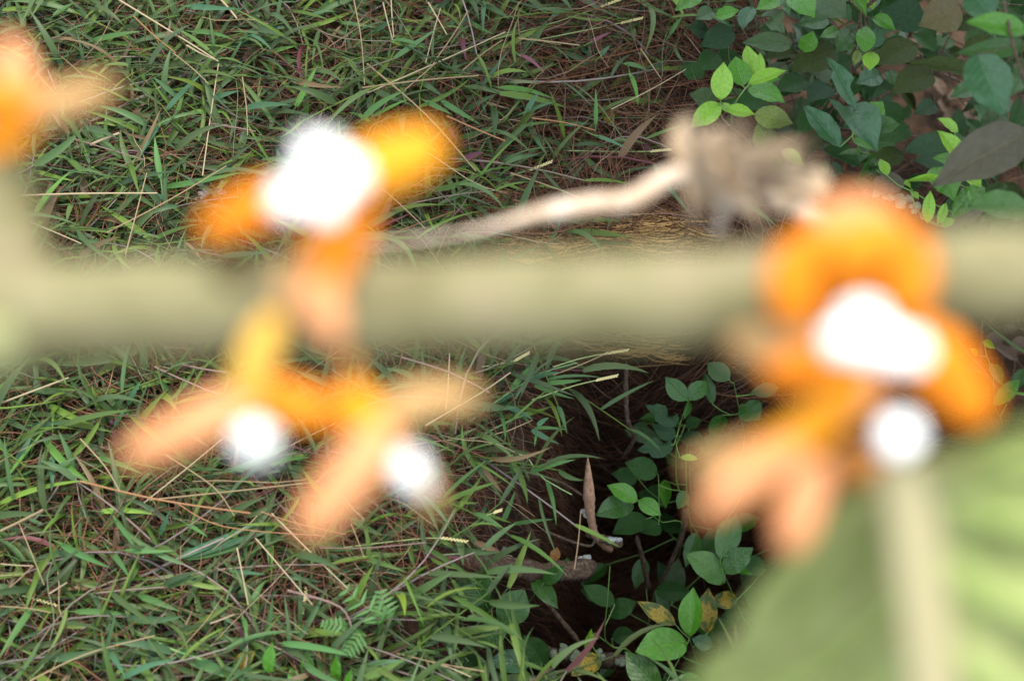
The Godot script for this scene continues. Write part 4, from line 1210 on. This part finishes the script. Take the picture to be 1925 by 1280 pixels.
# ---------------------------------------------------------------- the dry twig half way to the lens
func build_dry_twig() -> void:
	var d := 0.63
	var pts := []
	for q in [[560, 470], [760, 452], [900, 432], [1010, 402], [1110, 385], [1190, 374], [1262, 330], [1330, 330], [1420, 350], [1560, 420], [1800, 520], [2200, 640]]:
		pts.append(at_depth(q[0], q[1], d + 0.0001 * (q[0] - 1200)))
	var sm := spline(pts, 44)
	var root := thing("dry_twig", sm[22], "blurred pale dry twig with a tuft of withered beige leaves", "twig")
	var sh := Shape.new()
	var rr := []
	for i in sm.size():
		var f := i / 44.0
		rr.append(size_at(sm[i]) * lerpf(4.0, 19.0, smoothstep(0.12, 0.38, f)))
	tube(sh, sm, rr, 10, Color.WHITE, 1.0, Vector3.ZERO, 0.3)
	part_world("wood", sh, M.dry_bark, root)
	var leaves := [[1310, 400, 1300, 250, 120, "dry"], [1380, 400, 1390, 240, 130, "dry"], [1450, 400, 1500, 290, 120, "dry"], [1420, 300, 1560, 320, 100, "dry"], [1300, 330, 1290, 205, 90, "dry"], [1330, 320, 1420, 225, 80, "dry"], [1350, 330, 1480, 300, 90, "dry"], [1380, 340, 1545, 265, 70, "dry"], [1340, 350, 1440, 425, 80, "dry"], [1320, 350, 1350, 440, 90, "dry_pale"], [1380, 360, 1570, 380, 80, "dry"], [1290, 330, 1330, 250, 110, "dry"], [1480, 260, 1500, 195, 50, "rust"], [1400, 300, 1410, 400, 100, "dry"], [1350, 380, 1400, 400, 70, "dry_pale"]]
	for l in leaves:
		var a := at_depth(l[0], l[1], d - 0.05 + rng.randf_range(-0.02, 0.02))
		var b := at_depth(l[2], l[3], d - 0.05 + rng.randf_range(-0.03, 0.03))
		var f := leaf_frame(a, b, l[4] * 0.62 * size_at(a), 0.8)
		f.origin -= root.position
		part("withered_leaf", leaf_mesh("curled"), M[l[5]], root, f)

# ---------------------------------------------------------------- the flowering branch near the lens
func petal(parent: Node3D, called: String, q: Array, r: float, mat: String, d0: float, d1: float, flat := 0.6, tail := 0.55) -> void:
	var n := q.size() / 2
	var pts := []
	for i in n:
		pts.append(at_depth(q[i * 2], q[i * 2 + 1], lerpf(d0, d1, float(i) / (n - 1))))
	if n == 2:
		pts.insert(1, (pts[0] + pts[1]) * 0.5 - fwd * 0.002)
	var sm := spline(pts, 14)
	var rr := []
	for i in 15:
		var t := i / 14.0
		rr.append(maxf(r * size_at(sm[i]) * pow(maxf(sin(PI * (0.03 + 0.94 * t)), 0.02), 0.45) * lerpf(1.0, tail, t), 0.0003))
	var sh := Shape.new()
	tube(sh, sm, rr, 12, Color.WHITE, flat, -fwd, 0.18)
	part_world(called, sh, M[mat], parent)

func ball(parent: Node3D, called: String, px: float, py: float, r: float, d: float, mat: String) -> void:
	var sh := Shape.new()
	var p := at_depth(px, py, d)
	lump(sh, p, Vector3.ONE * r * size_at(p), 0.35, Color.WHITE, 12, 18)
	part_world(called, sh, M[mat], parent)

func flower(root: Node3D, px: float, py: float, d: float, label: String) -> Node3D:
	var f := Node3D.new()
	f.name = "flower"
	root.add_child(f, true)
	f.position = at_depth(px, py, d) - root.position
	f.set_meta("label", label)
	return f

func build_branch() -> void:
	var d := 0.36
	var root := thing("flowering_branch", at_depth(960, 565, d), "thick olive branch with orange and white flowers and a big ribbed leaf", "flowering branch")
	# main stem
	var pts := []
	for q in [[-1500, 560], [-600, 572], [0, 584], [300, 576], [620, 577], [960, 566], [1300, 560], [1560, 541], [1760, 522], [1940, 514], [2600, 480], [3400, 450]]:
		pts.append(at_depth(q[0], q[1], d))
	var sm := spline(pts, 66)
	var rr := []
	for i in sm.size():
		var px := pixel_of(sm[i]).x
		rr.append(size_at(sm[i]) * (91.0 + 4.0 * noise.get_noise_1d(px * 0.35)))
	var sh := Shape.new()
	tube(sh, sm, rr, 24, Color.WHITE, 1.0, Vector3.ZERO, 0.08)
	part_world("stem", sh, M.bark, root)
	# side stem at the left edge of the view
	pts = []
	for q in [[-50, 120], [-34, 300], [-16, 420], [-4, 520], [-10, 600]]:
		pts.append(at_depth(q[0], q[1], d + 0.005))
	sm = spline(pts, 16)
	rr = []
	for i in sm.size():
		rr.append(size_at(sm[i]) * (66.0 + 50.0 * i / 16.0))
	sh = Shape.new()
	tube(sh, sm, rr, 16, Color.WHITE, 1.0, Vector3.ZERO, 0.1)
	part_world("side_stem", sh, M.bark, root)
	sh = Shape.new()
	var kp := at_depth(-12, 640, d - 0.004)
	lump(sh, kp, Vector3(82, 84, 70) * size_at(kp), 0.3, Color.WHITE, 12, 18)
	part_world("bud", sh, M.pale_bud, root)

	ball(root, "leaf_scar", 440, 515, 34, d - 0.010, "scar")
	ball(root, "leaf_scar", 1440, 585, 30, d - 0.008, "scar")
	var f := flower(root, 0, 200, d, "orange flower at the end of the side stem")
	petal(f, "petal", [20, 210, 30, 160, 10, 70], 58, "peach", d, d - 0.005)
	petal(f, "petal", [-20, 210, 60, 205, 212, 158], 44, "tan_petal", d - 0.004, d + 0.004, 0.6, 0.6)
	petal(f, "petal", [-60, 190, 0, 190, 70, 190], 50, "orange", d - 0.012, d - 0.01)
	petal(f, "petal", [-60, 270, 0, 260, 60, 235], 44, "yellow_orange", d - 0.006, d - 0.006)
	ball(f, "white_centre", -75, 235, 32, d - 0.016, "white")

	f = flower(root, 605, 500, d - 0.01, "wide open orange flower with a large white centre")
	petal(f, "petal", [560, 370, 470, 395, 380, 438], 50, "orange", d - 0.018, d - 0.012, 0.6, 0.75)
	petal(f, "petal", [620, 345, 720, 310, 828, 264], 58, "yellow_orange", d - 0.018, d - 0.014, 0.6, 1.0)
	petal(f, "petal", [612, 400, 620, 470, 612, 560], 54, "orange", d - 0.022, d - 0.018, 0.6, 0.8)
	petal(f, "petal", [560, 480, 540, 540, 545, 600], 40, "tan_petal", d - 0.018, d - 0.016)
	petal(f, "petal", [680, 380, 670, 440, 650, 520], 34, "orange", d - 0.018, d - 0.016)
	petal(f, "petal", [585, 520, 610, 580, 632, 645], 50, "peach", d - 0.024, d - 0.020)
	for b in [[598, 300, 46], [650, 333, 42], [542, 374, 36], [614, 388, 36], [600, 342, 44]]:
		ball(f, "white_centre", b[0], b[1], b[2], d - 0.030, "white")

	f = flower(root, 500, 735, d - 0.01, "small three armed orange flower hanging below the stem")
	petal(f, "petal", [520, 590, 485, 670, 455, 760], 38, "pale_petal", d - 0.018, d - 0.012, 0.6, 1.0)
	petal(f, "petal", [490, 740, 380, 790, 235, 858], 44, "peach", d - 0.012, d - 0.008, 0.6, 0.8)
	petal(f, "petal", [480, 740, 550, 755, 650, 780], 46, "orange", d - 0.012, d - 0.010, 0.6, 0.8)
	ball(f, "white_centre", 480, 828, 37, d - 0.016, "white")

	f = flower(root, 690, 780, d - 0.01, "small orange flower with a curled tan arm and a faint white centre")
	petal(f, "petal", [655, 660, 660, 720, 670, 790], 22, "brown_petal", d - 0.004, d - 0.008)
	petal(f, "petal", [650, 730, 690, 790, 720, 850], 48, "yellow_orange", d - 0.012, d - 0.012)
	petal(f, "petal", [690, 830, 770, 755, 900, 745], 36, "tan_petal", d - 0.010, d - 0.006, 0.6, 0.9)
	petal(f, "petal", [735, 800, 670, 880, 570, 1000], 52, "peach", d - 0.014, d - 0.010, 0.6, 0.85)
	petal(f, "petal", [770, 860, 800, 910, 815, 965], 24, "tan_petal", d - 0.004, d - 0.004)
	ball(f, "white_centre", 766, 876, 32, d - 0.010, "white")
	ball(f, "white_centre", 785, 902, 22, d - 0.008, "white")

	f = flower(root, 1620, 640, d - 0.02, "largest orange flower, domed over a white centre with drooping peach petals")
	petal(f, "petal", [1520, 610, 1490, 520, 1570, 430], 52, "orange", d - 0.024, d - 0.028, 0.6, 0.9)
	petal(f, "petal", [1525, 445, 1610, 418, 1700, 452], 50, "peach", d - 0.022, d - 0.022, 0.6, 1.0)
	petal(f, "petal", [1560, 480, 1640, 460, 1700, 430], 50, "orange", d - 0.030, d - 0.030, 0.6, 1.0)
	petal(f, "petal", [1530, 540, 1600, 520, 1690, 560], 56, "orange", d - 0.018, d - 0.018, 0.6, 1.0)
	petal(f, "petal", [1690, 430, 1710, 510, 1700, 600], 50, "orange", d - 0.028, d - 0.026, 0.6, 0.9)
	petal(f, "petal", [1690, 640, 1770, 690, 1850, 790], 72, "orange", d - 0.024, d - 0.016, 0.6, 0.85)
	petal(f, "petal", [1590, 660, 1500, 660, 1375, 640], 60, "tan_petal", d - 0.018, d - 0.010, 0.6, 0.7)
	petal(f, "petal", [1590, 670, 1510, 690, 1440, 700], 44, "orange", d - 0.026, d - 0.02, 0.6, 0.7)
	petal(f, "petal", [1620, 700, 1520, 810, 1400, 880], 52, "yellow_orange", d - 0.026, d - 0.018, 0.6, 0.7)
	petal(f, "petal", [1470, 830, 1390, 860, 1295, 880], 38, "tan_petal", d - 0.012, d - 0.006, 0.6, 0.7)
	petal(f, "petal", [1645, 690, 1625, 750, 1600, 800], 34, "peach", d - 0.026, d - 0.020, 0.6, 0.9)
	petal(f, "petal", [1510, 835, 1410, 895, 1322, 968], 34, "peach", d - 0.024, d - 0.018, 0.6, 0.9)
	petal(f, "petal", [1380, 900, 1440, 930, 1560, 900], 30, "brown_petal", d - 0.006, d - 0.006, 0.6, 0.9)
	petal(f, "petal", [1540, 860, 1510, 940, 1482, 1035], 44, "peach", d - 0.020, d - 0.014, 0.6, 1.0)
	petal(f, "petal", [1560, 860, 1620, 880, 1680, 880], 42, "brown_petal", d - 0.008, d - 0.006, 0.6, 0.9)
	for b in [[1622, 606, 44], [1580, 640, 34], [1655, 646, 42], [1706, 660, 38], [1620, 640, 40]]:
		ball(f, "white_centre", b[0], b[1], b[2], d - 0.038, "white")
	ball(f, "white_centre", 1690, 820, 40, d - 0.030, "white")

	# the large leaf
	var ld := 0.342
	var rows := [[1700, 868, 1700, 868, 1700, 868], [1705, 905, 1640, 910, 1800, 850], [1712, 960, 1550, 970, 2000, 785], [1722, 1050, 1462, 1065, 2150, 850], [1735, 1150, 1378, 1175, 2230, 1000], [1750, 1280, 1295, 1295, 2280, 1200], [1770, 1450, 1260, 1450, 2250, 1450], [1800, 1700, 1400, 1700, 2150, 1700], [1830, 1900, 1825, 1900, 1835, 1900]]
	var cs := []
	var ls := []
	var rs := []
	for r in rows:
		cs.append(at_depth(r[0], r[1], ld))
		ls.append(at_depth(r[2], r[3], ld + 0.070))
		rs.append(at_depth(r[4], r[5], ld + 0.004))
	var n := 144
	var c2 := spline(cs, n)
	var l2 := spline(ls, n)
	var r2 := spline(rs, n)
	var lf := Node3D.new()
	lf.name = "leaf"
	root.add_child(lf, true)
	lf.position = cs[0] - root.position
	lf.set_meta("label", "large pale green leaf with a beige midrib and raised side ribs")
	var grid := []
	var half := 16
	var leaf_phase := []
	for i in n + 1:
		leaf_phase.append((pixel_of(c2[i]).y - 868.0) / 150.0)
	for i in n + 1:
		var row := []
		for j in range(-half, half + 1):
			var s := float(j) / half
			var edge: Vector3 = l2[i] if s < 0.0 else r2[i]
			var p: Vector3 = c2[i].lerp(edge, absf(s))
			var ph: float = leaf_phase[i] - absf(s) * 2.6
			p -= fwd * (0.0040 * sin(ph * TAU) * smoothstep(0.0, 0.25, absf(s)) + 0.006 * sin(absf(s) * PI) + 0.006 * noise.get_noise_2d(i * 1.6 + (40.0 if s < 0.0 else 0.0), absf(s) * 90.0))
			row.append(p)
		grid.append(row)
	sh = Shape.new()
	sh.grid(grid, [], Color.WHITE)
	for i in sh.n.size():
		if sh.n[i].dot(fwd) > 0.0:
			sh.n[i] = -sh.n[i]
	for t in range(0, sh.idx.size(), 3):
		var face := (sh.v[sh.idx[t + 1]] - sh.v[sh.idx[t]]).cross(sh.v[sh.idx[t + 2]] - sh.v[sh.idx[t]])
		if face.dot(sh.n[sh.idx[t]]) > 0.0:
			var e := sh.idx[t + 1]
			sh.idx[t + 1] = sh.idx[t + 2]
			sh.idx[t + 2] = e
	part_world("blade", sh, M.big_leaf, lf)
	sh = Shape.new()
	rr = []
	for i in n + 1:
		c2[i] -= fwd * 0.002
		rr.append(size_at(c2[i]) * lerpf(58.0, 48.0, float(i) / n))
	tube(sh, c2, rr, 10, Color.WHITE, 0.35, -fwd)
	part_world("midrib", sh, M.big_rib, lf)
	for k in range(0, 9):
		for side in [-1, 1]:
			var line := []
			var wide := []
			for j in 9:
				var u := 0.02 + j / 8.0 * 0.94
				var want := k - 2 + 0.75 + u * 2.6
				var i := 0
				while i < n and leaf_phase[i] < want:
					i += 1
				if i >= n:
					break
				if i == 0:
					continue
				var q: Vector3 = grid[i][half + side * int(round(u * half))]
				line.append(q - fwd * 0.0006)
				wide.append(size_at(q) * lerpf(9.0, 4.0, u))
			if line.size() > 3:
				sh = Shape.new()
				tube(sh, line, wide, 6)
				part_world("rib", sh, M.big_rib, lf)
